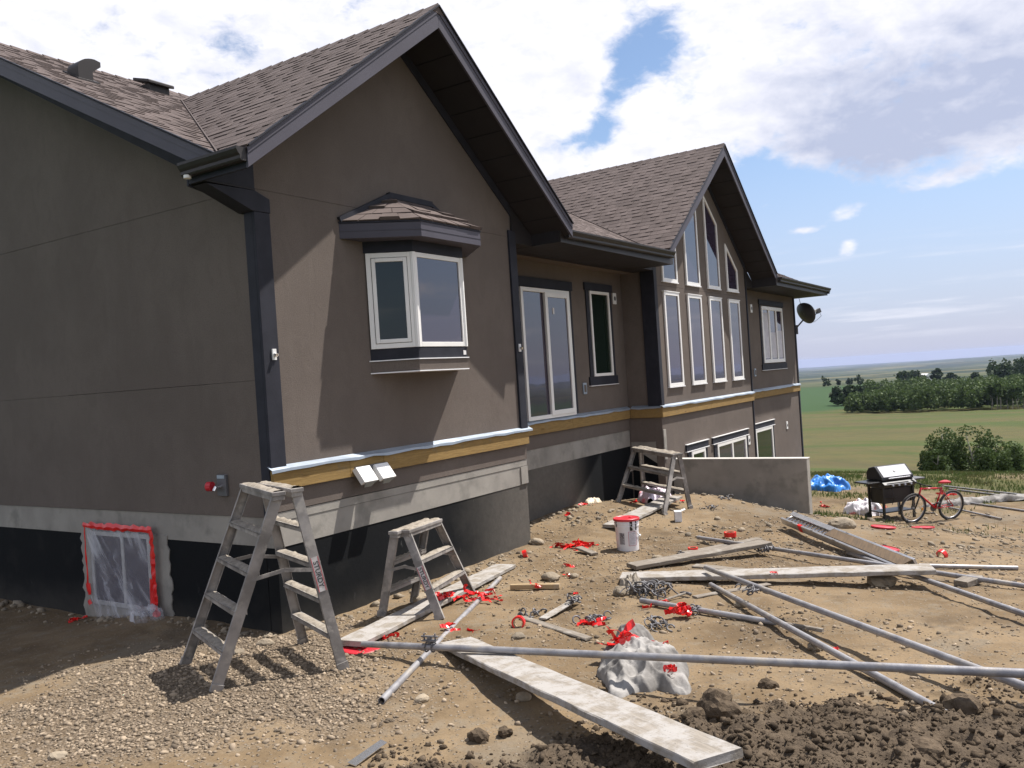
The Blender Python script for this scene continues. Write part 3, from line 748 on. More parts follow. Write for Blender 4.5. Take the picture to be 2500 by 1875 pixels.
# valley creases
for a, b, par in (((-WE, vy(WEZ), WEZ), (WC, vy(WR), WR), r_wl), ((XI-GE, vy(GEZ), GEZ), (GC, vy(GR), GR), r_gl)):
    a, b = Vector(a)+Vector((0, 0, .021)), Vector(b)+Vector((0, 0, .021))
    MB().bar(a, b, .012, .012).build('valley_crease', shingle_dark, par)

# --- fascia, soffits, gutters
def rake(cx, hw, tz, slope, yf, yw, ez):
    """gable overhang: outer fascia boards, drip edge and slatted soffit between fascia and wall"""
    for sgn in (-1, 1):
        xe = cx+sgn*hw
        a = (cx, yf, tz-.012); b = (xe, yf, ez-.012)
        f = MB().prism([a, b, (xe, yf, ez-.178), (cx, yf, tz-.235)], (0, .026, 0)).build('fascia_board', fascia_m, house, bevel=.003)
        MB().prism([(cx, yf-.008, tz-.012), (xe, yf-.008, ez-.012), (xe, yf-.008, ez-.062), (cx, yf-.008, tz-.072)], (0, .007, 0)).build('fascia_lip', fascia_m, f)
        MB().bar((cx, yf-.008, tz+.002), (xe, yf-.008, ez+.002), .04, .012).build('drip_edge', trim, house)
        n = max(6, int(hw/.28)); L = hw
        for i in range(n):
            t0, t1 = i/n, (i+1)/n-.004
            x0, x1 = cx+sgn*L*t0, cx+sgn*L*t1
            z0, z1 = tz-.20-(tz-ez)*t0+.05*t0, tz-.20-(tz-ez)*t1+.05*t1
            MB().prism([(x0, yf+.027, z0), (x1, yf+.027, z1), (x1, yf+.027, z1+.02), (x0, yf+.027, z0+.02)], (0, yw-yf-.03, 0)).build('soffit_panel', soffit_m, house)
rake(WC, WC+WE, WR, WS, -WO, 0, WEZ)
rake(GC, GC-XI+GE, GR, GS, GY, D2, GEZ)
# left rake of the main roof (gable end over the left wall)
pm_ = lambda y: MA+MBk*y
ML = [(y, MA+MBk*y) for y in (vy(WEZ)-.02, RY)]
fm_ = MB().prism([(-WE-.004, ML[0][0], ML[0][1]-.012), (-WE-.004, ML[1][0], ML[1][1]-.012), (-WE-.004, ML[1][0], ML[1][1]-.19), (-WE-.004, ML[0][0]+.30, ML[0][1]+.15-.17)], (.030, 0, 0)).build('fascia_board', fascia_m, house)
MB().prism([(-WE-.012, ML[0][0]+.05, ML[0][1]+.025-.012), (-WE-.012, ML[1][0], ML[1][1]-.012), (-WE-.012, ML[1][0], ML[1][1]-.07), (-WE-.012, ML[0][0]+.05, ML[0][1]+.025-.07)], (.007, 0, 0)).build('fascia_lip', fascia_m, fm_)
MB().bar((-WE-.012, ML[0][0], ML[0][1]+.004), (-WE-.012, ML[1][0], ML[1][1]+.004), .04, .012).build('drip_edge', trim, house)
MB().prism([(-WE+.028, .16, pm_(.16)-.17), (-WE+.028, RY, RZ-.18), (-WE+.028, RY, RZ-.16), (-WE+.028, .16, pm_(.16)-.15)], (WE-.03, 0, 0)).build('soffit_panel', soffit_m, house)
MB().prism([(-.022, .142, 2.60), (-.022, RY, RZ-.19), (-.022, RY, RZ-.32), (-.022, .142, 2.47)], (.02, 0, 0)).build('frieze_board', trim, house)
# boxed eave at the left corner
MB().prism([(-WE+.03, -.032, 2.50), (-.05, -.032, 2.325), (.16, -.032, 2.325), (.16, -.032, 2.452), (-.0, -.032, 2.51)], (0, .185, 0)).build('eave_return', trim, house, bevel=.004)
MB().box(-WE+.026, -.001, -.03, .158, 2.512, 2.53).build('soffit_panel', soffit_m, house)
MB().prism([(-WE+.03, -.026, 2.532), (-WE+.03, -.026, 2.56), (-.002, -.026, 2.84), (-.002, -.026, 2.532)], (0, .012, 0)).build('eave_end', trim, house)
for xs_, ya_ in ((W+WE-.10, -.024), (XI-GE+.10, D2-.024), (XG+GE-.10, D2-.024)):
    MB().box(xs_-.006, xs_+.006, EY+.015, ya_, 2.462, 2.66).build('eave_end', soffit_m, house)
for xa_, xb_, z_, y0_, y1_ in ((W-.05, W+WE-.102, .46, -.024, D1-.004), (XI+.05, XI-GE+.102, .46, D2-.024, D1-.004), (XG-.05, XG+GE-.102, .46, D2-.024, D3-.004)):
    MB().prism([(xa_, y0_, 2.464), (xb_, y0_, 2.464), (xb_, y0_, 2.60), (xa_, y0_, 2.48+z_)], (0, .012, 0)).build('eave_end', soffit_m, house)
    xo_ = xa_+(.082 if xb_ > xa_ else -.082)
    MB().box(min(xo_, xb_), max(xo_, xb_), y0_+.013, y1_, 2.464, 2.481).build('soffit_panel', soffit_m, house)
MB().prism([(-WE, .160, 2.50), (-WE, .160, 2.66), (-.002, .160, 2.66), (-.002, .160, 2.40)], (0, .02, 0)).build('eave_end', trim, house)
MB().box(-WE+.002, -WE+.024, -WO+.03, .158, 2.515, 2.66).build('fascia_board', trim, house)
def gutter(p, q, out, capsz=True):
    """K-style gutter: profile in (outward, z)"""
    prof = [(0, 0), (0, -.105), (.055, -.105), (.066, -.09), (.066, -.065), (.085, -.045), (.10, -.018), (.10, .004), (.088, .004), (.088, -.012), (.074, -.038), (.054, -.06), (.052, -.093), (.010, -.093), (.010, 0)]
    p, q = Vector(p), Vector(q); o = Vector((out[0], out[1], 0))
    pr = [p+o*a+Vector((0, 0, b)) for a, b in prof]
    m_ = MB(); m_.prism(pr, q-p)
    t = (q-p).normalized()
    for e, dd in ((p, t), (q, -t)):
        m_.prism([e-dd*.003+o*a+Vector((0, 0, b)) for a, b in [(0, 0), (0, -.105), (.055, -.105), (.066, -.09), (.066, -.065), (.085, -.045), (.10, -.018), (.10, .004)]], dd*.002)
    return m_.build('gutter', gutter_m, house)
g1 = gutter((-WE-.002, -WO+.012, WEZ-.02), (-WE-.002, .16, WEZ-.02), (-1, 0))
MB().tube([(-WE-.05, .10, 2.57), (-WE-.05, .10, 2.545)], .032, 12).build('outlet_stub', white_pvc, g1)
gutter((W+WE+.012, EY-.012, 2.62), (XI-GE-.012, EY-.012, 2.66), (0, -1))
MB().box(W+WE-.002, W+WE+.10, -WO+.10, EY-.02, 2.55, 2.67).build('gutter_end', gutter_m, house)
MB().box(XI-GE-.10, XI-GE+.002, GY+.05, EY-.02, 2.57, 2.69).build('gutter_end', gutter_m, house)
gutter((XG+GE+.012, EY-.012, 2.65), (XE+.55, EY-.012, 2.65), (0, -1))
MB().tube([(XE+.45, EY-.05, 2.55), (XE+.45, EY-.05, 2.50)], .035, 10).build('outlet_stub', gutter_m, house)
MB().box(XG+GE-.03, XG+GE+.09, GY+.03, EY-.01, 2.56, 2.68).build('gutter_end', gutter_m, house)
for x0, x1 in ((W+WE-.1, XI-GE+.1), (XG+GE-.1, XE+.52)):
    MB().box(x0, x1, EY-.008, EY+.014, 2.46, 2.62).build('fascia_board', gutter_m, house)
    k = int((x1-x0)/.3)
    for i in range(k):
        a = x0+(x1-x0)*i/k; b = x0+(x1-x0)*(i+1)/k-.004
        MB().box(a, b, EY+.016, D1-.004, 2.462, 2.48).build('soffit_panel', soffit_m, house)
MB().box(XE+.02, XE+.52, D1-.002, YB, 2.462, 2.48).build('soffit_panel', soffit_m, house)
MB().prism([(XE+.52, EY+.02, 2.46), (XE+.52, RY, RZ-.2), (XE+.52, RY, RZ-.02), (XE+.52, EY+.02, 2.58)], (.02, 0, 0)).build('fascia_board', fascia_m, house)

# --- roof vents
def vents():
    x, y = .36, 3.12; z = pm(x, y)
    o = MB().prism([(x-.13, y-.15, pm(x, y-.15)-.01), (x+.13, y-.15, pm(x, y-.15)-.01), (x+.13, y+.15, pm(x, y+.15)-.01), (x-.13, y+.15, pm(x, y+.15)-.01)], (0, 0, .035)).build('vent_base', gutter_m, house)
    # hooded outlet: a quarter-round hood on a neck, its mouth opening to the right
    z -= .05
    prof = [(x-.10, z), (x-.10, z+.14)]+[(x-.10+.20*(1-math.cos(a)), z+.14+.13*math.sin(a)) for a in [math.pi*.5*i/8 for i in range(1, 9)]]+[(x+.17, z+.255), (x+.17, z+.20), (x+.07, z+.12), (x+.07, z)]
    MB().prism([(q[0], y-.11, q[1]) for q in prof], (0, .22, 0)).build('vent_hood', gutter_m, o, angle=40)
    x, y = 2.05, 4.20; z = pm(x, y)
    b = MB().box(x-.15, x+.15, y-.12, y+.12, z-.1, z+.05).build('vent_base', gutter_m, house)
    MB().prism([(x-.20, y-.17, z+.03), (x+.20, y-.17, z+.03), (x+.20, y+.17, z+.13), (x-.20, y+.17, z+.13)], (0, 0, .045)).build('vent_cap', gutter_m, b, bevel=.01)
vents()

# --- windows: frame and panes proud of the wall; every window a part, its panes sub-parts
def rect_frame(mb, O, ux, uz, n, x0, x1, z0, z1, w, d0, d1):
    """picture frame bars between x0..x1, z0..z1 on plane O + ux*x + uz*z, from depth d0 to d1 along n"""
    def bx(a0, a1, b0, b1):
        P = [O+ux*a+uz*b for a, b in ((a0, b0), (a1, b0), (a1, b1), (a0, b1))]
        mb.prism([q+n*d0 for q in P], n*(d1-d0))
    bx(x0, x0+w, z0, z1); bx(x1-w, x1, z0, z1); bx(x0+w, x1-w, z0, z0+w); bx(x0+w, x1-w, z1-w, z1)
def window(O, ux, n, x0, x1, z0, z1, w=.055, d=.035, g=glass, mull=(), sash=False, name='window', m=white_pvc):
    O, ux, n = Vector(O), Vector(ux).normalized(), Vector(n).normalized(); uz = Vector((0, 0, 1))
    mb = MB(); rect_frame(mb, O, ux, uz, n, x0, x1, z0, z1, w, .002, d)
    for xm in mull:
        P = [O+ux*a+uz*b for a, b in ((xm-w*.5, z0+w), (xm+w*.5, z0+w), (xm+w*.5, z1-w), (xm-w*.5, z1-w))]; mb.prism([q+n*.002 for q in P], n*(d-.004))
    f = mb.build(name, m, house, bevel=.003)
    edges = [x0+w]+[e for xm in mull for e in (xm-w*.5, xm+w*.5)]+[x1-w]
    for i in range(0, len(edges), 2):
        a, b = edges[i], edges[i+1]
        s = w*.8 if sash else 0
        if sash:
            sb = MB(); rect_frame(sb, O, ux, uz, n, a+.005, b-.005, z0+w+.005, z1-w-.005, s, .004, d+.008); sb.build('sash', m, f, bevel=.004)
        P = [O+ux*q+uz*e+n*.012 for q, e in ((a+s, z0+w+s), (b-s, z0+w+s), (b-s, z1-w-s), (a+s, z1-w-s))]
        gg = g[i//2] if isinstance(g, (list, tuple)) else g
        MB().prism(P, n*.004).build('pane', gg, f)
    return f
FN = (0, -1, 0); FX = (1, 0, 0)
WL = [(9.518, 10.239), (10.705, 11.449), (11.92, 12.661), (13.14, 13.862)]
for a, b in WL: window((0, D2, 0), FX, FN, a, b, .345, 2.106, .06, .035)
def rake_window(a, b, z0):
    zt = lambda x: 4.36-.755*abs(x-11.79)
    w = .055; y = D2-.002
    out = [(a, z0), (b, z0), (b, zt(b)), (a, zt(a))]
    dz = w*1.25
    inn = [(a+w, z0+w), (b-w, z0+w), (b-w, zt(b-w)-dz), (a+w, zt(a+w)-dz)]
    mb = MB()
    for i in range(4):
        j = (i+1) % 4
        mb.prism([(out[i][0], y, out[i][1]), (out[j][0], y, out[j][1]), (inn[j][0], y, inn[j][1]), (inn[i][0], y, inn[i][1])], (0, -.033, 0))
    f = mb.build('window', white_pvc, house, bevel=.003)
    MB().prism([(q[0], D2-.012, q[1]) for q in inn], (0, -.004, 0)).build('pane', glass, f)
for a, b in WL: rake_window(a, b, 2.306)
# patio door
window((0, D1, 0), FX, FN, 5.56, 7.045, .03, 2.05, .06, .05, mull=(6.28,), name='patio_door')
pdr = window((0, D1-.03, 0), FX, FN, 6.24, 7.0, .07, 2.0, .075, .035, name='sliding_panel')
MB().box(6.47, 6.52, D1-.052, D1-.049, 1.66, 1.76).build('sticker', paper_m, house)
window((0, D1, 0), FX, FN, 7.802, 8.535, .629, 2.102, .05, .04, g=glass_green)
window((0, D3, 0), FX, FN, 16.298, 18.186, .663, 2.11, .09, .04, mull=(16.93, 17.56), g=[glass, glass, glass])
for x0, x1, z0, z1 in ((16.41, 16.86, .78, 1.95), (17.0, 17.48, .78, 1.45), (17.64, 18.06, .78, 1.5)):
    MB().box(x0, x1, D3-.0185, D3-.0175, z0, z1).build('curtain', mk('white curtain', (.55, .53, .56), (.45, .44, .48), 6., .6), house)
# window trim boards with white drip caps
def surround(x0, x1, zs, zt, y, side=.12, head=.13, sill=.15, legs=True, s=True):
    board(x0-side-.04, x1+side+.04, y-.03, y-.001, zt+.004, zt+head)
    if legs:
        board(x0-side, x0-.003, y-.022, y-.001, zs, zt); board(x1+.003, x1+side, y-.022, y-.001, zs, zt)
    if s:
        board(x0-side-.05, x1+side+.05, y-.032, y-.001, zs-sill, zs-.004)
        MB().box(x0-side-.05, x1+side+.05, y-.042, y-.001, zs-sill-.014, zs-sill-.003).build('drip_edge', white_drip, house)
surround(5.56, 7.045, .05, 2.06, D1, s=False, head=.15); surround(7.802, 8.535, .629, 2.11, D1); surround(16.298, 18.186, .64, 2.14, D3)
for a, b in WL:
    MB().box(a-.02, b+.02, D2-.045, D2-.001, .325, .343).build('drip_edge', white_drip, house)
    MB().box(a-.02, b+.02, D2-.045, D2-.001, 2.108, 2.124).build('drip_edge', white_pvc, house)
    MB().box(a-.02, b+.02, D2-.043, D2-.001, 2.285, 2.304).build('drip_edge', white_drip, house)
# walk-out level
for x0, x1, y, g_, ml in ((10.39, 11.12, D2, glass_green, ()), (11.84, 13.72, D2, glass, (12.78,)), (15.2, 16.61, D3, glass_green, ())):
    window((0, y, 0), FX, FN, x0, x1, -2.7 if x0 > 11.5 and x0 < 12 else -2.2, -.94, .07, .04, g=g_, mull=ml)
    board(x0-.24, x1+.22, y-.03, y-.001, -.925, -.80)
    for zz in (-.80, -.937): MB().box(x0-.25, x1+.23, y-.045, y-.001, zz+.001, zz+.014).build('drip_edge', white_drip, house)
    board(x0-.16, x0-.003, y-.022, y-.001, -2.3, -.94); board(x1+.003, x1+.16, y-.022, y-.001, -2.3, -.94)

# --- bay window
def bay():
    d = .36; xa, xb = 1.73, 2.56; wl, wr = 1.42, 2.87
    def ring(off, dd): return [(wl-off*.7, 0), (xa-off*.45, -(d+dd)), (xb+off*.45, -(d+dd)), (wr+off*.7, 0)]
    def band(z0, z1, off, dd, m, name, bev=.003):
        return MB().prism([(x, y-.001 if y == 0 else y, z0) for x, y in ring(off, dd)], (0, 0, z1-z0)).build(name, m, house, bevel=bev)
    base = band(.835, .948, .03, .025, stucco, 'bay_base'); MB().prism([(x, y-.001 if y == 0 else y, .822) for x, y in ring(.05, .035)], (0, 0, .011)).build('drip_edge', white_drip, base)
    MB().prism([(x, y-.001 if y == 0 else y, .949) for x, y in ring(.06, .04)], (0, 0, .010)).build('drip_edge', white_drip, base)
    band(.96, 1.074, .03, .025, trim, 'bay_sill'); b = band(1.076, 2.072, -.012, -.012, trim, 'bay_core'); band(2.074, 2.19, .05, .04, trim, 'bay_header')
    MB().box(xb-.06, xb-.01, -d-.0282, -d-.0262, .985, 1.035).build('sticker', paper_m, house)
    cor = [Vector((wl, 0, 0)), Vector((xa, -d, 0)), Vector((xb, -d, 0)), Vector((wr, 0, 0))]
    for i in range(3):
        p, q = cor[i], cor[i+1]; ux = (q-p).normalized(); n = Vector((ux.y, -ux.x, 0)); L = (q-p).length
        window(p, ux, n, .0, L, 1.078, 2.07, .05, .03, g=glass if i == 1 else glass_green, sash=(i != 1), name='bay_window')
    for c in (cor[1], cor[2]): MB().tube([(c.x, c.y-.008, 1.078), (c.x, c.y-.008, 2.07)], .036, 10).build('corner_post', white_pvc, house)
    # hipped roof
    R = [(1.06, -.001), (1.62, -.6), (2.67, -.6), (3.23, -.001)]
    MB().prism([(x, y, 2.19) for x, y in R], (0, 0, .152)).build('bay_fascia', fascia_m, house, bevel=.003)
    MB().prism([(1.05, -.001, 2.344), (1.613, -.607, 2.344), (2.677, -.607, 2.344), (3.24, -.001, 2.344)], (0, 0, .014)).build('drip_edge', trim, house)
    for zz in (2.262,): MB().prism([(1.055, -.001, zz), (1.617, -.604, zz), (2.673, -.604, zz), (3.235, -.001, zz)], (0, 0, .006)).build('fascia_lip', fascia_m, house)
    A, B, Cc, Dd = Vector((1.05, -.001, 2.36)), Vector((1.61, -.61, 2.36)), Vector((2.68, -.61, 2.36)), Vector((3.24, -.001, 2.36)); T0, T1 = Vector((1.86, -.02, 2.70)), Vector((2.50, -.02, 2.70))
    rb = MB(); rb.add([A, B, Cc, Dd, T0, T1, (1.86, -.001, 2.36)], [(0, 1, 4), (1, 2, 5, 4), (2, 3, 5), (0, 3, 2, 1), (0, 4, 5, 3)])
    r = rb.build('bay_roof', shingle_dark, house)
    for p0, p1, t0, t1 in ((A, B, T0, T0), (B, Cc, T0, T1), (Cc, Dd, T1, T1)):
        n = (p1-p0).cross(t0-p0).normalized(); n = n if n.z > 0 else -n
        K = 4
        for k in range(K):
            a0, a1 = p0.lerp(t0, k/K), p1.lerp(t1, k/K); b0, b1 = p0.lerp(t0, min(1, (k+1.15)/K)), p1.lerp(t1, min(1, (k+1.15)/K))
            m_ = max(1, int((a1-a0).length/.2))
            for j in range(m_):
                u0, u1 = j/m_, (j+1)/m_-.012
                P = [a0.lerp(a1, u0), a0.lerp(a1, u1), b0.lerp(b1, u1), b0.lerp(b1, u0)]
                lift = random.choice((.014, .02, .04))
                q = [P[0]+n*.004, P[1]+n*.004, P[2]+n*.004, P[3]+n*.004, P[0]+n*lift, P[1]+n*(lift+random.uniform(-.006, .01)), P[2]+n*.012, P[3]+n*.012]
                TABS.append((9., r, q))
    MB().bar(A+Vector((0, -.012, .02)), T0+Vector((-.03, -.012, .03)), .05, .05).build('flashing', trim, r)
    MB().bar(T0+Vector((-.05, -.012, .03)), T1+Vector((.05, -.012, .03)), .05, .06).build('flashing', trim, r)
    MB().bar(T1+Vector((.03, -.012, .03)), Dd+Vector((0, -.012, .02)), .05, .04).build('flashing', trim, r)
bay()
# write the shingles out
TABS.sort(key=lambda t: -t[0])
BOXF = [(0, 1, 5, 4), (1, 2, 6, 5), (2, 3, 7, 6), (3, 0, 4, 7), (4, 5, 6, 7)]
for t in TABS[:300]:
    o = MB().add(t[2], BOXF).build('shingle', shingle_m, t[1])
rest = {}
for t in TABS[300:]: rest.setdefault(t[1], MB()).add(t[2], BOXF)
for par, mb in rest.items(): mb.build('shingle', shingle_m, par, kind='stuff')

# --- small fittings on the walls
def fit(name, x, y, z, w, h, d=.02, m=plug, n=(0, -1)):
    if n[0] == 0: o = MB().box(x-w/2, x+w/2, y-d, y-.001, z-h/2, z+h/2).build(name, m, house, bevel=.004)
    else: o = MB().box(x-d, x-.001, y-w/2, y+w/2, z-h/2, z+h/2).build(name, m, house, bevel=.004)
    return o
for x, y, z in ((8.80, D1, 2.01), (15.54, D3, 2.02), (18.04, D3, -1.05), (13.99, D2, -1.07)):
    o = fit('light_box', x, y, z, .13, .20); MB().tube([(x, y-.02, z), (x, y-.024, z)], .04, 12).build('knockout', grey_box, o)
for x, y, z in ((7.44, D1, .44), (15.51, D3, .45)):
    o = fit('outlet_box', x, y, z, .12, .19, .025, galv); MB().box(x-.035, x+.035, y-.028, y-.0255, z-.06, z+.06).build('socket', stucco, o)
for x, z in ((.085, 1.04), (4.235, 1.08)):
    o = MB().box(x-.022, x+.022, -.045, -.031, z-.05, z+.05).build('light_box', plug, house); MB().tube([(x, -.045, z), (x, -.075, z-.01)], .018, 8).build('nub', chrome, o)
# hose bib by the left corner
hb = fit('hose_bib', 0, .67, -.14, .13, .20, .03, grey_box, (-1, 0))
MB().box(-.036, -.0305, .62, .72, -.075, -.045).build('cover', galv, hb)
MB().tube([(-.03, .67, -.15), (-.10, .67, -.15), (-.12, .67, -.18)], .016, 8).build('spout', chrome, hb)
MB().tube([(-.10, .71, -.14), (-.115, .76, -.14)], .045, 12).build('tap_handle', red_plastic, hb)
# basement window behind the plastic
bw = window((0, 0, 0), (0, 1, 0), (-1, 0, 0), 1.86, 2.92, -1.45, -.66, .045, .03, mull=(2.34,), g=glass, m=mk('shade greyed vinyl', (.40, .39, .38), (.30, .29, .28), 6., .6))  # frame vinyl greyed in its colour to stand for shade
# ---------------------------------------------------------------- retaining wall of the walk-out
rw = tag(MB().box(9.40, 9.60, -2.30, D2-.03, -3.3, -.985).build('retaining_wall', concrete, bevel=.012), 'bare concrete retaining wall running out from the house behind the far ladder', 'wall')
MB().box(9.395, 9.605, -2.305, D2-.03, -.986, -.972).build('wall_cap', mk('pale concrete', (.50, .48, .44), (.42, .40, .37), 4., .9), rw)

# ---------------------------------------------------------------- platform ladders
def ladder(label, F1, F2, T1, T2, n, sticker, grp='plaster spattered step ladders', stick_frame=1, crust=True):
    """F1, F2: (left, right) feet of the two frames; T1, T2: matching tops"""
    allp = [Vector(q) for q in (*F1, *F2)]
    c = sum(allp, Vector())/4
    t = thing('step_ladder', label, 'ladder', c, 0, grp)
    L = lambda q: Vector(q)-c
    tops = [L(q) for q in (*T1, *T2)]
    rails = []
    for fi, (F, T, oth) in enumerate(((F1, T1, F2), (F2, T2, F1))):
        wdir = (L(F[1])-L(F[0])).normalized()
        outn = (L(F[0])+L(F[1])-L(oth[0])-L(oth[1])).normalized()
        for k in (0, 1):
            f, tp = L(F[k]), L(T[k]); ax = (tp-f).normalized()
            m_ = MB()
            sgn = 1 if k == 0 else -1
            n_ = wdir.cross(ax).normalized()
            # channel section: web facing outwards and two flanges
            m_.bar(f, tp, .075, .004, up=wdir)
            for e in (-1, 1): m_.bar(f+n_*(e*.036)+wdir*sgn*.013, tp+n_*(e*.036)+wdir*sgn*.013, .004, .028, up=wdir)
            r = m_.build('rail', alu, t)
            rails.append((f, tp, ax, wdir, n_, r))
            MB().bar(f-ax*.004, f+ax*.05, .085, .03, up=wdir).build('foot_pad', alu, r)
        for i in range(n):
            s = (i+1)/(n+1)
            a = L(F[0]).lerp(L(T[0]), s); b = L(F[1]).lerp(L(T[1]), s)
            w = b-a; d = w.normalized(); up = Vector((0, 0, 1))
            st = MB(); st.bar(a, b, .085, .012, ext=-.004)
            sd = d.cross(up).normalized()
            for e in (-1, 1): st.bar(a+sd*e*.040+Vector((0, 0, -.014)), b+sd*e*.040+Vector((0, 0, -.014)), .005, .032, ext=-.004)
            o = st.build('step', alu, t)
            if crust:
                cb = MB(); K = 14
                vs = []; fs = []
                for q in range(K+1):
                    p = a.lerp(b, .04+.92*q/K); ww = .036+random.uniform(-.008, .008)
                    hh = random.uniform(.010, .026)
                    vs += [p-sd*ww+Vector((0, 0, .006)), p-sd*ww*.6+Vector((0, 0, hh)), p+sd*ww*.55+Vector((0, 0, hh*random.uniform(.6, 1.1))), p+sd*ww+Vector((0, 0, .006))]
                for q in range(K):
                    for e in range(3): fs.append((q*4+e, q*4+e+1, q*4+e+5, q*4+e+4))
                cb.add(vs, fs).build('plaster_crust', plaster_m, o, smooth=True)
        # diagonal knee braces under the lowest step
    # double top: two planks of the cap with a hinge gap
    for F, T in ((F1, T1), (F2, T2)):
        a, b = L(T[0]), L(T[1]); m_ = MB(); m_.bar(a+Vector((0, 0, .008)), b+Vector((0, 0, .008)), .10, .03, ext=.02)
        m_.bar(a+Vector((0, 0, -.02)), b+Vector((0, 0, -.02)), .085, .04, ext=.012)
        cap = m_.build('top_cap', alu, t, bevel=.004)
        sd = (b-a).normalized().cross(Vector((0, 0, 1))).normalized(); vs = []; fs = []; K = 16
        for q in range(K+1):
            p = a.lerp(b, q/K)+Vector((0, 0, .022)); ww = .042+random.uniform(-.008, .006); hh = random.uniform(.004, .018)
            vs += [p-sd*ww, p-sd*ww*.6+Vector((0, 0, hh)), p+sd*ww*.5+Vector((0, 0, hh)), p+sd*ww]
        for q in range(K):
            for e in range(3): fs.append((q*4+e, q*4+e+1, q*4+e+5, q*4+e+4))
        MB().add(vs, fs).build('plaster_crust', plaster_m, cap, smooth=True)
    # folding spreader stays
    for k in (0, 1):
        p = L(F1[k]).lerp(L(T1[k]), .56); q = L(F2[k]).lerp(L(T2[k]), .56); mid = (p+q)/2+Vector((0, 0, .035))
        m_ = MB(); m_.bar(p, mid, .006, .028); m_.bar(mid, q, .006, .028); m_.build('spreader', alu, t)
    if sticker:
        f, tp, ax, wd, n_, r = rails[sticker[0]]
        sg = sticker[1]
        lo, hi = sticker[2:]
        lp, hp = f+(tp-f)*lo, f+(tp-f)*hi
        out = (wd*sg).normalized(); m_ = MB(); m_.bar(lp+out*.004, hp+out*.004, .058, .0012, up=wd)
        s1 = m_.build('label_sticker', mk('label white', (.52, .50, .48), (.40, .38, .36), 30., .6), r)
        for e in (-1, 1):
            MB().bar(lp+out*.0052+n_*e*.026, hp+out*.0052+n_*e*.026, .005, .0008, up=wd).build('label_border', mk('label red', (.42, .06, .07), None, rough=.6), r)
        cu = bpy.data.curves.new('lettering', 'FONT'); cu.body = 'STURDY'; cu.size = .052; cu.align_x = 'CENTER'; cu.align_y = 'CENTER'; cu.extrude = .0004; cu.offset = .001
        to = bpy.data.objects.new('lettering', cu); COL.objects.link(to)
        L_ = (hp-lp).length; 
        xa = -ax; za = out; ya = za.cross(xa)
        M_ = Matrix((( xa.x, ya.x, za.x, 0), (xa.y, ya.y, za.y, 0), (xa.z, ya.z, za.z, 0), (0, 0, 0, 1)))
        ce = (lp+hp)/2+out*.0056; M_.translation = ce
        to.matrix_world = M_
        bpy.context.view_layer.update()
        me = bpy.data.meshes.new_from_object(to); me.transform(M_); COL.objects.unlink(to); bpy.data.objects.remove(to)
        o = bpy.data.objects.new('lettering', me); COL.objects.link(o); o.parent = s1
        me.materials.clear(); me.materials.append(mk('print black', (.03, .03, .03), None, rough=.6))
    return t
def gpt(x, y, dz=0.): return (x, y, gh1(x, y)+dz)
TZ = -.035
ladder('tallest dusty aluminium step ladder straddling the gravel at the left corner',
       [gpt(-1.085, -.105), gpt(-1.46, -.964)], [gpt(-.247, -.53), gpt(-.743, -1.481)],
       [(-0.708,-0.508,-0.035), (-1.079,-1.294,-0.035)], [(-0.644,-0.640,-0.035), (-0.900,-1.284,-0.035)], 4, (3, 1, .44, .63))
ladder('short two step ladder straddling the plank against the black foundation',
       [gpt(.608, -.638), gpt(1.225, -.515)], [gpt(.612, -1.321), gpt(1.696, -.882)],
       [(0.593,-0.872,-0.645), (1.190,-0.772,-0.645)], [(0.677,-0.943,-0.645), (1.234,-0.863,-0.645)], 2, (2, -1, .34, .60))
ladder('farthest step ladder, shaded and leaning over a plank on the mound',
       [gpt(7.129, .13), gpt(6.602, -.898)], [gpt(7.93, .036), gpt(7.40, -.994)],
       [(7.63, .01, -.60), (7.12, -.90, -.66)], [(7.75, -.04, -.60), (7.225, -.94, -.66)], 2, None)

# ---------------------------------------------------------------- planks and boards
def plank(label, p, q, w, th, m=plank_m, name='plank', cat='plank', grp='planks lying around the site', roll=0., warp=.0015):
    p, q = Vector(p), Vector(q); L = (q-p).length; t = (q-p).normalized()
    side = Vector((0, 0, 1)).cross(t).normalized(); up = t.cross(side)
    side, up = side*math.cos(roll)+up*math.sin(roll), up*math.cos(roll)-side*math.sin(roll)
    n = max(2, int(L/.12)); vs = []; K = 6
    for i in range(n+1):
        x = L*i/n-L/2; b = warp*math.sin(i*1.3)+warp*.6*math.sin(i*.37+1)
        e = [random.uniform(-.003, .003) for _ in range(4)]
        c = .006
        for a, z in ((-w/2+c, -th/2), (w/2-c, -th/2), (w/2+e[0], -th/2+c), (w/2+e[1], th/2-c), (w/2-c, th/2), (-w/2+c, th/2), (-w/2+e[2], th/2-c), (-w/2+e[3], -th/2+c)): vs.append((x+random.uniform(-.003, .003)*(i in (0, n)), a, z+b))
    K = 8
    fs = [(i*K+k, i*K+(k+1) % K, (i+1)*K+(k+1) % K, (i+1)*K+k) for i in range(n) for k in range(K)]
    fs += [tuple(range(K))[::-1], tuple(n*K+k for k in range(K))]
    o = MB().add(vs, fs).build(name, m)
    M_ = Matrix(((t.x, side.x, up.x, 0), (t.y, side.y, up.y, 0), (t.z, side.z, up.z, 0), (0, 0, 0, 1))); M_.translation = (p+q)/2
    o.matrix_world = M_
    return tag(o, label, cat, grp)
plank('big pale plank in the foreground with its near end raised over the dark soil', (0.002,-1.954,-1.331), (-1.719,-4.679,-1.020), .262, .042)
plank('long stained plank under the short ladder beside the black foundation', (-0.345,-1.174,-1.325), (2.883,-0.504,-1.461), .255, .042)
plank('stained plank sloping under the farthest ladder on the mound', (5.441,-0.601,-1.466), (7.674,-0.608,-1.390), .30, .042)
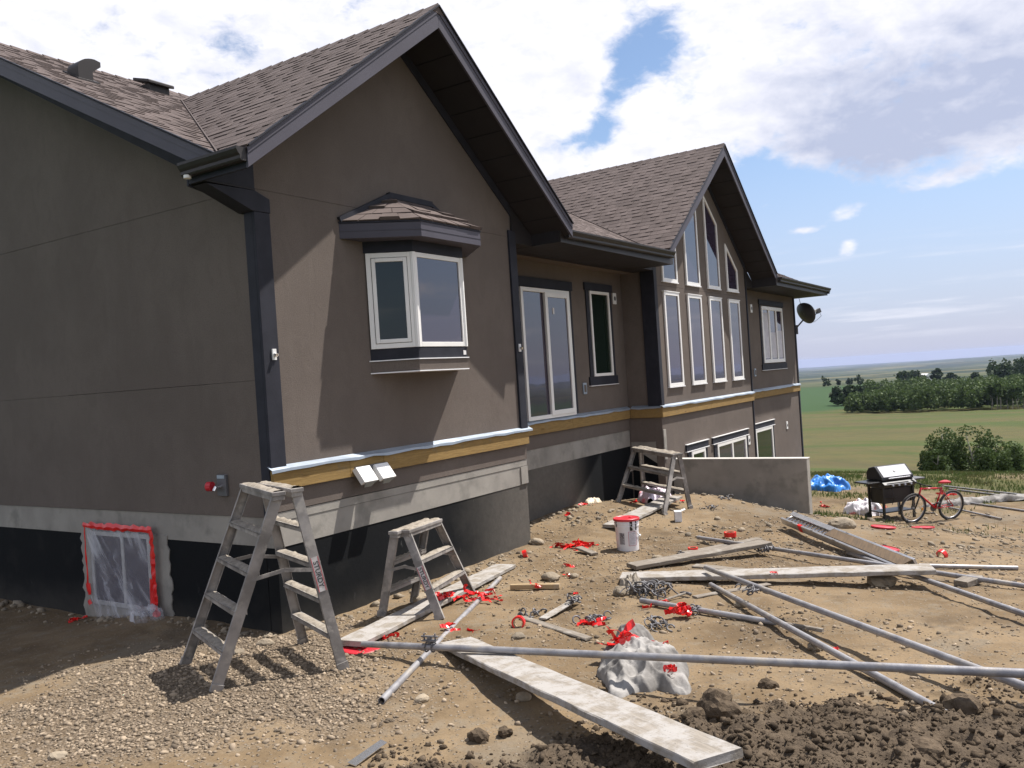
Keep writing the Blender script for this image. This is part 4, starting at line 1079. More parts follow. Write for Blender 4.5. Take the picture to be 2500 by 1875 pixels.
plank('rounded weathered plank behind the metal clamps, one end on the crossing pipe', (3.161,-1.962,-1.438), (4.715,-2.969,-1.433), .20, .045, plank_grey)
plank('thin board lying behind the weathered plank and under the upper pipe', (4.177,-2.104,-1.506), (5.547,-2.628,-1.560), .10, .02, plank_grey)
plank('longest grey plank, raised on a block, crossed by two pipes', (2.619,-2.102,-1.419), (3.591,-4.872,-1.367), .27, .045)
plank('short wooden block propping up the longest plank', (3.752,-5.081,-1.534), (3.983,-5.199,-1.517), .14, .06, plank_grey, name='wood_block', cat='wood block')
plank('flat dark board lying between the two weathered planks', (3.604,-2.506,-1.491), (3.528,-3.241,-1.495), .13, .02, plank_grey)
plank('short pale stud with red tape round its middle', (1.971,-1.170,-1.435), (2.151,-1.643,-1.432), .05, .05, plank_pale, name='stud', cat='board')
plank('stubby board lying on the red tape heap by the bucket', (3.961,-0.876,-1.451), (3.787,-1.183,-1.477), .10, .028, plank_grey, name='board_offcut', cat='board')
plank('short pale board slanting up with a wire clamp on it', (0.918,-2.185,-1.375), (1.653,-2.124,-1.388), .075, .018, plank_m, name='board_offcut', cat='board')
plank('dark muddy board offcut lying below the slanting pale one', (0.920,-1.973,-1.384), (0.573,-2.811,-1.374), .075, .018, plank_grey, name='board_offcut', cat='board')
plank('splintered stick end poking out beyond the taped pipe', (1.538,-3.921,-1.396), (1.419,-4.371,-1.385), .035, .03, plank_grey, name='stick', cat='board')
plank('dark slat on the ground beneath the longest plank and the raised pipe', (2.922,-3.516,-1.455), (2.130,-3.073,-1.419), .07, .018, plank_grey, name='slat', cat='board')

# ---------------------------------------------------------------- scaffold pipes
def pipe(label, p, q, r=.0241, m=pipe_m, grp='scaffold pipes strewn on the ground'):
    p, q = Vector(p), Vector(q); c = (p+q)/2; n = 12
    o = MB().tube([p.lerp(q, i/n)-c for i in range(n+1)], r, 14, hollow=.84).build('scaffold_pipe', m)
    o.data.polygons.foreach_set('use_smooth', [True]*len(o.data.polygons)); o.data.set_sharp_from_angle(angle=rad(40))
    o.location = c
    return tag(o, label, 'pipe', grp)
E1 = (-0.188,-6.161,-0.970)
pipe('longest foreground pipe crossing over the big plank and the grey sack', (-0.394,-1.350,-1.294), E1)
pipe('pale pipe lying under the foreground pipe, its open end facing the camera', (-1.176,-2.238,-1.326), (2.318,-0.806,-1.452))
pipe('uppermost pipe of the right pile, running from behind the bucket to the right edge', (5.131,-1.966,-1.499), (3.585,-6.009,-1.508))
pipe('raised dark pipe with clamps near its end, passing under the foreground pipe', (2.909,-2.898,-1.332), (-0.304,-5.984,-1.098))
pipe('pale pipe below the clamped one, its lower end buried in the dark soil', (2.586,-3.062,-1.414), (-0.327,-5.439,-1.235))
pipe('pipe with the red tape ball and clamp, under the pale pipe', (1.784,-2.699,-1.393), (1.484,-4.011,-1.383))
pipe('pipe from under the brown scaffold deck to the right edge', (5.190,-3.776,-1.606), (1.570,-5.997,-1.274))
pipe('thin pipe at the end of the longest plank lying level to the right', (4.730,-4.591,-1.605), (5.156,-5.481,-1.666))
for i, (a, b, lb) in enumerate((((20.785,-3.056,-3.036), (19.537,-5.735,-3.144), 'rearmost long pipe behind the bicycle'), ((20.430,-3.205,-3.059), (19.053,-5.736,-3.159), 'second long pipe just before the rearmost behind the bicycle'), ((17.530,-3.498,-3.084), (16.399,-4.649,-3.127), 'short pipe lying beyond the rear bicycle wheel'), ((18.336,-3.774,-3.081), (17.216,-5.655,-3.151), 'pipe on the grass right of the bicycle'), ((22.001,-1.510,-3.008), (21.527,-1.246,-2.987), 'stub of pipe sticking out behind the barbecue shelf'))):
    pipe(lb, a, b)

# ---------------------------------------------------------------- clamps and wire: bent steel rods
def clamp_heap(label, c, size, n=10, seed=1, name='scaffold_clamp', grp='scaffold clamps and wire ties', r=.007):
    rr = random.Random(seed); m_ = MB()
    for i in range(n):
        o = Vector((rr.gauss(0, size*.42), rr.gauss(0, size*.42), 0)); a = rr.uniform(0, 6.28); R = rr.uniform(.45, .9)*size*.34
        tilt = rr.uniform(.2, 1.4); base = rr.uniform(.1, .55)*size
        u = Vector((math.cos(a), math.sin(a), 0)); v = Vector((-math.sin(a)*math.cos(tilt), math.cos(a)*math.cos(tilt), math.sin(tilt)))
        pts = [o+Vector((0, 0, max(R*.6, base*.6)))+u*R*math.cos(t)+v*R*math.sin(t) for t in [k*.55+rr.uniform(-.1, .1) for k in range(9)]]
        pts = [Vector((q.x, q.y, max(q.z, .006))) for q in pts]
        pts.append(pts[-1]+Vector((rr.uniform(-.6, .6), rr.uniform(-.6, .6), -.3))*R)
        pts[-1].z = max(pts[-1].z, .006)
        m_.tube(pts, r*rr.uniform(.8, 1.25), 6)
    o = m_.build(name, clamp_m, smooth=True); o.location = c
    return tag(o, label, 'clamp', grp)
clamp_heap('big heap of bent steel ties below the weathered plank', (2.173,-2.595,-1.439), .26, 34, 3)
clamp_heap('wire clamp on the raised end of the slanting pale board', (1.446,-2.181,-1.373), .12, 9, 4)
clamp_heap('few bent wires at the crossing of the two board offcuts', (0.988,-2.039,-1.392), .12, 8, 5)
clamp_heap('steel ties lying inside the ring of red tape', (1.070,-2.595,-1.407), .15, 14, 6)
clamp_heap('upright bunch of steel ties just above the grey sack', (1.183,-3.126,-1.412), .15, 14, 7)
clamp_heap('steel clamp beside the red tape ball on the pipe', (1.623,-3.276,-1.401), .10, 10, 8)
clamp_heap('clamps gripping the raised dark pipe near its left end', (2.072,-3.659,-1.310), .15, 14, 9)
clamp_heap('clamp hanging from the uppermost pipe over the plank end', (4.594,-2.972,-1.517), .15, 12, 10)
clamp_heap('small dark clamp lying on the mound right of the farthest ladder', (8.401,-1.217,-1.541), .16, 8, 11)
clamp_heap('second dark clamp on the mound above the paper box', (7.483,-1.309,-1.541), .14, 8, 14)
clamp_heap('wire ties under the thin board end', (4.128,-2.173,-1.524), .12, 8, 12)
clamp_heap('bent wires lying against the big plank, left of the sack', (-0.587,-3.279,-1.359), .10, 7, 13)
def swivel(label, c, ax):
    t = thing('pipe_clamp', label, 'clamp', c, 0, 'scaffold clamps and wire ties'); ax = Vector(ax).normalized()
    s = ax.cross(Vector((0, 0, 1))).normalized()
    for off in (-.03, .03):
        MB().tube([ax*off+s*math.cos(k*.45)*.034+Vector((0, 0, math.sin(k*.45)*.034)) for k in range(14)], .006, 6).build('band', clamp_m, t, smooth=True)
    m2 = MB(); m2.bar(ax*-.06+Vector((0, 0, .05)), ax*.06+Vector((0, 0, .05)), .05, .008); m2.bar(Vector((0, 0, .03)), Vector((0, 0, .075)), .03, .03, up=s); m2.bar(ax*-.075+Vector((0, 0, .078)), ax*.075+Vector((0, 0, .078)), .02, .01); m2.build('coupler', clamp_m, t, bevel=.002)
    for e in (-1, 1): MB().tube([ax*e*.05+Vector((0, 0, .04)), ax*e*.05+Vector((0, 0, .10))], .007, 6).build('bolt', clamp_m, t)
    return t
_p0, _p1 = Vector((-0.394,-1.350,-1.294)), Vector(E1)
_pa = _p0.lerp(_p1, .135)
swivel('coupler clamp sitting on the foreground pipe where it meets the big plank', _pa, _p1-_p0)

# ---------------------------------------------------------------- red tape, rolls, lids
def ribbon(m_, pts, w, seed=0):
    """twisting tape strip through pts"""
    rr = random.Random(seed); P = [Vector(q) for q in pts]; vs = []; a = rr.uniform(0, 3)
    for i, p in enumerate(P):
        t = (P[min(i+1, len(P)-1)]-P[max(i-1, 0)]).normalized(); s = t.cross(Vector((0, 0, 1)))
        s = s.normalized() if s.length > .01 else Vector((1, 0, 0)); u = s.cross(t); a += rr.uniform(-.6, .6)
        d = (s*math.cos(a)+u*math.sin(a))*w/2
        if p.z-abs(d.z) < .002: p = p+Vector((0, 0, .003+abs(d.z)-p.z+.0))
        vs += [p-d, p+d]
    m_.add(vs, [(2*i, 2*i+1, 2*i+3, 2*i+2) for i in range(len(P)-1)])
def tape_tangle(label, c, size, n, seed, h=.35, w=.05, name='red_tape', flat=1., m=red_tape):
    rr = random.Random(seed); m_ = MB(); size *= .56; w *= .62; n = max(3, int(n*.85))
    for i in range(n):
        p = Vector((rr.gauss(0, size*.25), rr.gauss(0, size*.25), rr.uniform(.01, .012+h*size*.35))); d = Vector((rr.uniform(-1, 1), rr.uniform(-1, 1), rr.uniform(-.3, .4)*flat)).normalized(); pts = []
        for k in range(9):
            pts.append(Vector((p.x, p.y, max(p.z, .008)))); d = (d+Vector((rr.uniform(-.7, .7), rr.uniform(-.7, .7), rr.uniform(-.7, .4)*flat))).normalized(); p = p+d*size*.11
        ribbon(m_, pts, w*rr.uniform(.7, 1.15), seed*50+i)
    o = m_.build(name, m, smooth=False); s = o.modifiers.new('solid', 'SOLIDIFY'); s.thickness = .001; o.location = c
    return tag(o, label, 'tape', 'scraps of red tape')
tape_tangle('biggest tangle of red tape, beside the bucket', (4.247,-0.703,-1.517), .62, 26, 21, .5, .06)
tape_tangle('flat red tape strip below the biggest tangle', (3.118,-1.176,-1.490), .26, 5, 22, .08, .05, flat=.2)
tape_tangle('small red tape bit below the flat strip', (2.706,-1.408,-1.479), .14, 3, 23, .08, .045, flat=.2)
tape_tangle('red tape wrapped round the pale stud', (2.031,-1.422,-1.430), .20, 8, 24, .25, .045)
tape_tangle('red tape knotted round the far end of the pale pipe', (1.460,-1.167,-1.411), .42, 16, 25, .4, .05)
tape_tangle('red tape loop on the ground right of the knotted pipe', (1.573,-1.206,-1.445), .26, 5, 26, .1, .04, flat=.3)
tape_tangle('red tape tied round the middle of the pale pipe', (0.353,-1.599,-1.352), .20, 7, 27, .35, .05)
tape_tangle('thin red tape strip trailing right of the pale pipe', (0.400,-1.772,-1.382), .26, 4, 28, .06, .035, flat=.15)
tape_tangle('red tape hanging over the plank under the short ladder', (1.204,-0.888,-1.362), .34, 10, 29, .4, .055)
tape_tangle('ring of red tape around the steel ties', (1.002,-2.583,-1.405), .36, 9, 30, .15, .055, flat=.35)
tape_tangle('flat red tape beside the end of the taped pipe', (1.751,-2.850,-1.425), .26, 8, 31, .2, .06, flat=.4)
tape_tangle('crumpled ball of red tape on the pipe with the clamp', (1.483,-3.220,-1.388), .22, 22, 32, .8, .07)
tape_tangle('red tape bunched on top of the grey sack', (0.164,-3.315,-1.251), .42, 18, 33, .3, .08)
tape_tangle('red tape peeking from the right side of the grey sack', (-0.180,-3.779,-1.255), .14, 6, 34, .4, .05)
tape_tangle('red tape scrap under the left foot of the farthest ladder', (7.261,-0.076,-1.435), .2, 7, 35, .4, .06)
tape_tangle('red tape under the end of the sloping plank on the mound', (7.803,-0.620,-1.484), .22, 7, 36, .4, .06)
tape_tangle('red tape scraps strewn along the wall on the mound', (6.742,0.530,-1.412), .5, 8, 37, .15, .05)
tape_tangle('red and white wrapper on the slope below the middle wall', (5.899,0.355,-1.411), .24, 7, 38, .4, .07)
tape_tangle('tiny red tape flake right of the pale stud', (1.979,-1.927,-1.450), .10, 3, 39, .1, .03, flat=.2)
tape_tangle('red tape curl by the ground under the raised plank edge', (0.059,-1.265,-1.388), .16, 6, 40, .4, .05)
tape_tangle('left red tape scrap beyond the retaining wall', (16.686,-0.832,-3.018), .34, 9, 41, .5, .08)
tape_tangle('right red tape scrap beyond the retaining wall', (16.958,-1.312,-3.038), .30, 7, 42, .4, .08)
tape_tangle('red tape under the barbecue shelf', (16.838,-2.164,-3.074), .4, 10, 43, .6, .1)
tape_tangle('red tape bunch on the cloth behind the rear bicycle wheel', (18.997,-3.354,-2.993), .5, 16, 44, .6, .1)
tape_tangle('red tape bit stuck to the pale pipe before the soil', (0.751,-4.587,-1.308), .10, 4, 45, .5, .04)
tape_tangle('red tape scrap in the dirt left of the plastic sheet', (0.236,4.190,-1.611), .34, 6, 46, .2, .05)
tape_tangle('red tape scrap on the shaded ground below the plastic sheet', (-0.175,2.968,-1.598), .22, 6, 47, .2, .05)
tape_tangle('red speck of tape on the longest plank', (3.012,-3.566,-1.374), .14, 4, 48, .2, .03, flat=.2)
def tape_roll(label, c, R=.052, h=.05, rot=(0, 0, 0), m=red_tape):
    t = thing('tape_roll', label, 'tape roll', c, 0, 'rolls of red tape', rot=rot)
    m_ = MB(); seg = 24; vs = []
    for r, z in ((R, -h/2), (R, h/2), (R*.76, h/2), (R*.76, -h/2)):
        for k in range(seg): vs.append((r*math.cos(2*math.pi*k/seg), r*math.sin(2*math.pi*k/seg), z))
    fs = [(a*seg+k, a*seg+(k+1) % seg, ((a+1) % 4)*seg+(k+1) % seg, ((a+1) % 4)*seg+k) for a in range(4) for k in range(seg)]
    m_.add(vs, fs).build('winding', m, t, angle=40)
    c_ = MB(); vs = []
    for r, z in ((R*.76, -h/2+.001), (R*.76, h/2-.001), (R*.68, h/2-.001), (R*.68, -h/2+.001)):
        for k in range(seg): vs.append((r*math.cos(2*math.pi*k/seg), r*math.sin(2*math.pi*k/seg), z))
    c_.add(vs, fs).build('core', mk('cardboard', (.35, .26, .16), None, rough=.9), t, angle=40)
    return t
tape_roll('red tape roll standing on edge left of the muddy offcut', (0.667,-2.104,-1.345), .055, .05, (rad(84), 0, rad(-70)))
tape_roll('red tape roll lying flat above the uppermost pipe', (5.636,-2.218,-1.542), .08, .06)
tape_roll('small red tape roll by the thin board above the clamps', (4.476,-2.154,-1.510), .06, .05)
tape_roll('small red tape roll on bare dirt at the far right', (5.751,-4.699,-1.692), .06, .05, (rad(70), 0, 1.))
tape_roll('small red tape roll by the wall foot under the tangle', (3.503,-0.379,-1.463), .05, .05, (rad(75), 0, .5))
def lid(label, c, tilt=0., az=0., R=.155):
    o = MB().lathe([(R*.9, 0), (R, .004), (R, .022), (R*.95, .026), (R*.93, .018), (0.001, .014)], 32).build('pail_cover', red_plastic, angle=35)
    o.location = c; o.rotation_euler = (tilt, 0, az)
    return tag(o, label, 'lid', 'red bucket lids on the ground')
lid('red bucket lid half under the end of the plank by the left ladder', (-0.293,-1.243,-1.384), .04, 0)
lid('glossy red bucket lid on bare dirt near the middle right', (5.811,-4.062,-1.679), .12, .5, .17)
lid('red bucket lid left of the front bicycle wheel', (7.971,-3.686,-1.824), .1, 1., .17)
lid('red bucket lid directly before the front bicycle wheel', (9.492,-4.002,-2.096), .1, 2., .17)

# ---------------------------------------------------------------- bucket
def bucket():
    x, y = (4.346,-1.359); t = thing('bucket', 'white plastic bucket with a red lid and printed labels', 'bucket', (x, y, gh1(x, y)-.005), 0)
    prof = [(.130, 0), (.134, .004), (.146, .30), (.152, .302), (.152, .318), (.147, .32), (.148, .335), (.154, .337), (.154, .352), (.149, .354), (.150, .385)]
    MB().lathe(prof, 40).build('bucket_body', mk('bucket white', (.72, .71, .72), (.64, .63, .64), 7., .4), t, angle=35)
    l = MB().lathe([(.152, .372), (.163, .374), (.163, .398), (.157, .402), (.150, .396), (.001, .392)], 40).build('lid', red_plastic, t, angle=35)
    MB().lathe([(.022, .393), (.022, .402), (.016, .405), (.001, .405)], 16, (.06, -.03, 0)).build('spout_cap', red_plastic, l)
    # printed labels follow the wall
    vd = math.atan2(CAM[1]-y, CAM[0]-x)
    def patch(a0, a1, z0, z1, m, off=.0012, name='print_label', par=t):
        n = 8; vs = []
        for z in (z0, z1):
            r = .134+(z-.004)*(.012/.296)+off
            for i in range(n+1):
                a = vd+rad(a0+(a1-a0)*i/n); vs.append((r*math.cos(a), r*math.sin(a), z))
        return MB().add(vs, [(i, i+1, n+2+i, n+1+i) for i in range(n)]).build(name, m, par)
    ink = mk('label ink', (.12, .11, .12), None, rough=.5); greyink = mk('label grey', (.40, .39, .41), (.30, .29, .31), 90., .5); redink = mk('label red line', (.42, .10, .13), None, rough=.5)
    a = patch(-42, -14, .09, .235, greyink)
    for i in range(7): patch(-40, -16-(i % 3)*4, .10+i*.011, .1045+i*.011, ink, .0020, 'print_line', a)
    for q in ((-36, -26, .19, .232), (-30, -20, .18, .205), (-24, -16, .20, .222), (-38, -33, .172, .186), (-28, -24, .17, .18), (-21, -17, .17, .185)): patch(*q, ink, .0020, 'print_mark', a)
    b = patch(6, 50, .075, .245, mk('label pale', (.60, .58, .61), (.50, .48, .52), 60., .5))
    for q in ((5, 51, .244, .248), (5, 51, .072, .076), (5, 7, .072, .248), (49, 51, .072, .248)): patch(*q, redink, .0022, 'print_border', b)
    for i in range(9): patch(11, 44-(i*7 % 13), .098+i*.015, .103+i*.015, greyink, .0020, 'print_line', b)
    MB().tube([(.151*math.cos(vd+a_), .151*math.sin(vd+a_), .33-.17*math.sin(max(0, min(math.pi, (a_-.25)*1.25)))*.9) for a_ in [.25+k*.126 for k in range(21)]], .0035, 6).build('handle', chrome, t, smooth=True)
    ha = vd+1.5
    MB().tube([(.154*math.cos(ha-.16), .154*math.sin(ha-.16), .175), (.158*math.cos(ha+.16), .158*math.sin(ha+.16), .175)], .012, 8).build('grip', plug, t)
    for a_ in (14, 44, -60, 20):
        patch(a_, a_+7, .30-.02*(a_ % 3), .37, black_pl, .006, 'tar_smear')
    return t
bucket()

# ---------------------------------------------------------------- crumpled cloth things
def crumple(name, label, cat, c, rx, ry, h, m, seed, rz=0., res=44, folds=1., group=None, droop=.6):
    xs = np.linspace(-1.15, 1.15, res); uu, vv = np.meshgrid(xs, xs); aa = math.sqrt(rx*ry); ku, kv = rx/aa, ry/aa
    r = np.hypot(uu, vv); th = np.arctan2(vv, uu)
    lim = 1+.16*np.sin(3*th+seed)+.10*np.sin(5*th+seed*2)+.06*np.sin(9*th+seed)
    q = np.clip(1-(r/lim)**2, 0, 1)
    f1 = 1-np.abs(fbm(uu*ku*1.9+seed*7+.9*fbm(uu*ku*2, vv*kv*2, 2, seed), vv*kv*1.9, 2, seed)-.5)*5
    f2 = .6-.6*np.abs(fbm(uu*ku*4.5+seed*3, vv*kv*4.5+1.2*fbm(uu*ku*3, vv*kv*3, 2, seed+9), 3, seed+3)-.5)*5
    z = h*(q**.36)*(.62+folds*(.26*np.clip(f1, -.6, 1)+.22*np.clip(f2, -.6, 1)))
    f3 = 1-np.abs(fbm(uu*ku*3.1+vv*kv*1.4+seed+1.6*fbm(uu*ku*1.7, vv*kv*1.7, 2, seed+4), vv*kv*1.2-uu*ku*.6, 2, seed+6)-.5)*6
    z = np.maximum(z+h*folds*.20*np.clip(f3, -.3, 1)*q**.4, 0)
    k = np.minimum(1, lim/np.maximum(r, 1e-3)); px = uu*k*rx*(1+.05*f2); py = vv*k*ry*(1+.05*f1)
    V = np.stack([px.ravel(), py.ravel(), (z-.01).ravel()], 1); i = np.arange(res*res).reshape(res, res)
    Fq = np.stack([i[:-1, :-1], i[:-1, 1:], i[1:, 1:], i[1:, :-1]], -1).reshape(-1, 4)
    o = arr_obj(name, V, Fq, m, smooth=True); o.location = c; o.rotation_euler = (0, 0, rz)
    return tag(o, label, cat, group)
crumple('canvas_sheet', 'crumpled dirty grey canvas drop sheet under the foreground pipe', 'canvas sheet', (0.115,-3.459,-1.377), .29, .62, .19, canvas, 3, rad(-60), 130, 1.05)
crumple('tarp', 'crumpled bright blue tarp heaped beyond the concrete retaining wall', 'tarp', (19.75, -.15, gh1(19.75, -.15)-.02), .62, .60, .42, tarp_m, 6, rad(-35), 60, .8)
crumple('plastic_bag', 'white and red crumpled plastic bag left of the barbecue', 'bag', (16.272,-1.827,-3.057), .42, .38, .30, mk('white bag', (.75, .72, .76), (.72, .25, .25), 3., .45, lo=.55, hi=.62), 8, 0, 40, 1.3)
crumple('plastic_bag', 'pinkish crumpled plastic bag under the farthest ladder', 'bag', (7.736,-0.229,-1.460), .40, .26, .20, mk('pink bag', (.72, .62, .70), (.66, .22, .24), 3., .4, lo=.55, hi=.65), 12, .4, 40, 1.3)
crumple('paper_scrap', 'cream paper scrap at the foot of the middle wall', 'paper', (7.040,0.536,-1.422), .16, .13, .09, mk('cream paper', (.66, .58, .44), (.6, .5, .36), 4., .7), 5, 0, 24, 1.2)
crumple('cloth_sheet', 'long dusty cloth strip trailing behind the bicycle', 'cloth', (18.594,-4.003,-3.116), 1.5, .22, .16, canvas, 9, rad(-48), 40, 1.2)
t = thing('paper_box', 'small white printed paper box on the dirt right of the bucket', 'box', (6.343,-1.213,-1.531), .5)
MB().box(-.07, .07, -.05, .05, 0, .15).build('box_body', paper_m, t, bevel=.004); MB().prism([(-.07, -.05, .15), (.07, -.05, .15), (.075, -.11, .17), (-.065, -.11, .172)], (0, 0, .003)).build('flap', paper_m, t)
for i in range(3): MB().box(-.045, .03-.02*i, -.0525, -.0505, .05+.03*i, .06+.03*i).build('print_line', mk('print black', (.03, .03, .03), None, rough=.6), t)
crumple('cable_coil', 'frayed bundle of dusty string beside the heap of steel ties', 'string', (2.229,-2.415,-1.445), .12, .10, .16, plaster_m, 14, 0, 30, 1.5)
# crowbar and foil strip
t = thing('hammer', 'steel hammer lying above the taped pipe', 'hammer', (2.002,-2.901,-1.410), 0)
p, q = Vector((1.804,-2.842,-1.406))-Vector(t.location), Vector((2.185,-2.972,-1.402))-Vector(t.location)
MB().tube([p, p.lerp(q, .3), q], [.014, .012, .011], 8).build('handle', plank_grey, t); d = (q-p).normalized(); s = d.cross(Vector((0, 0, 1)))
MB().tube([q-s*.06-d*.02, q-s*.03, q+s*.03, q+s*.055-Vector((0, 0, .004))], [.004, .014, .015, .016], 8).build('head', clamp_m, t, smooth=True)
t = tag(MB().prism([(0, 0, 0), (.30, 0, 0), (.30, .04, .012), (0, .05, .012)], (0, 0, .004)).build('foil_strip', chrome), 'shiny metal strip at the bottom edge by the gravel', 'metal strip')
t.location = (-1.980,-2.775,-1.308); t.rotation_euler = (0, 0, rad(8))

# ---------------------------------------------------------------- aluminium scaffold stage (ladder with plank deck)
def stage():
    a, b = Vector((6.555,-2.725,-1.464)), Vector((4.333,-4.546,-1.530)); c = (a+b)/2
    t = thing('scaffold_stage', 'aluminium scaffold deck with brown plywood end lying tilted before the retaining wall', 'scaffold deck', c, 0)
    d = (b-a).normalized(); s = Vector((0, 0, 1)).cross(d).normalized(); s = (s*.93+Vector((0, 0, .36))).normalized(); u = d.cross(s)
    a, b = a-c, b-c; wd = .18; split = a.lerp(b, .42)
    for e in (-1, 1):
        o_ = s*e*wd/2; m_ = MB(); m_.bar(a+o_, b+o_, .03, .09, up=u); m_.build('side_rail', alu_clean, t, bevel=.003)
        for k in range(3):
            p = a.lerp(b, .12+.2*k); MB().bar(p+o_*1.04-u*.05, p+o_*1.04+u*.05, .06, .008, up=s).build('bracket', alu, t)
    n = 12
    for i in range(n):
        p = a.lerp(b, (i+.5)/n*.4); MB().tube([p-s*wd/2, p+s*wd/2], .016, 8).build('rung', alu_clean, t, smooth=True)
    MB().prism([split-s*(wd/2-.02)+u*.035, split+s*(wd/2-.02)+u*.035, b+s*(wd/2-.02)+u*.035, b-s*(wd/2-.02)+u*.035], u*.014).build('deck', brown_deck, t)
    MB().prism([a.lerp(b, .02)+s*.02+u*.047, a.lerp(b, .02)+s*(wd/2)+u*.047, split+s*(wd/2)+u*.047, split+s*.02+u*.047], u*.006).build('deck_plate', alu_clean, t)
    tape = a.lerp(b, .20)-s*wd/2; MB().bar(tape-d*.05, tape+d*.05, .034, .096, up=u).build('tape_wrap', red_tape, t)
    return t
stage()
pipe('lower bare aluminium tube beneath the scaffold deck', (6.648,-2.817,-1.604), (6.256,-3.376,-1.644), .03, alu_clean)

# ---------------------------------------------------------------- barbecue
def bbq():
    bx, by = 15.75, -2.52; z = gh1(bx, by)
    t = thing('barbecue', 'black gas barbecue with a steel lid front behind the red bicycle', 'barbecue', (bx, by, z), rad(-38))
    # local: x along the width (left shelf at -x), -y is the front
    for x in (-.42, .42):
        for y in (-.22, .22):
            MB().bar((x, y, .10 if x < 0 else .02), (x, y, .78), .045, .045, up=(0, 1, 0)).build('leg', black_pl, t)
    for y in (-.29, .29):
        MB().tube([(-.42, y-.02, .085), (-.42, y+.02, .085)], .085, 20).build('wheel', rubber, t)
    sh = MB(); sh.box(-.42, .42, -.22, .22, .19, .215); sh.build('shelf', black_pl, t, bevel=.006)
    MB().box(-.40, .40, -.20, .20, .40, .74).build('cabinet', black_pl, t, bevel=.01)
    MB().bar((-.42, -.22, .55), (-.05, -.22, .52), .02, .02).build('brace', black_pl, t)
    fb = MB(); fb.prism([(-.46, -.27, .76), (-.46, .25, .76), (-.46, .25, .92), (-.46, -.21, .92), (-.46, -.33, .84)], (.92, 0, 0)); bodyo = fb.build('firebox', black_pl, t, bevel=.01)
    for x in (-.25, -.08, .09, .26): MB().tube([(x, -.33, .82), (x, -.365, .825)], .026, 12).build('knob', silver_m, bodyo)
    MB().box(-.82, -.47, -.22, .22, .88, .915).build('side_shelf', black_pl, t, bevel=.01); MB().box(.47, .80, -.22, .22, .86, .90).build('side_shelf', grey_box, t, bevel=.01)
    prof = [(-.25, .925), (.25, .925), (.25, 1.08), (.17, 1.20), (.02, 1.235), (-.04, 1.225), (-.24, 1.0)]
    lidb = MB().prism([(-.45, y, z_) for y, z_ in prof], (.90, 0, 0)).build('lid', black_pl, t, bevel=.02)
    A, B = Vector((0, -.043, 1.222)), Vector((0, -.237, 1.003)); n = Vector((0, -(A.z-B.z), -(B.y-A.y)*-1)).normalized(); n = Vector((0, -.75, .66))
    MB().prism([(-.39, A.y, A.z), (.39, A.y, A.z), (.39, B.y, B.z), (-.39, B.y, B.z)], n*.008).build('lid_plate', silver_m, lidb)
    mid = (A+B)/2+n*.010; MB().tube([mid, mid+n*.012], .032, 16).build('gauge', plug, lidb)
    MB().tube([(-.30, -.29, .975), (.30, -.29, .975)], .014, 10).build('handle', silver_m, lidb); 
    MB().tube([(-.2, -.24, .75), (-.18, -.30, .55), (-.2, -.24, .38)], .008, 6).build('gas_hose', black_pl, t, smooth=True)
    return t
bbq()

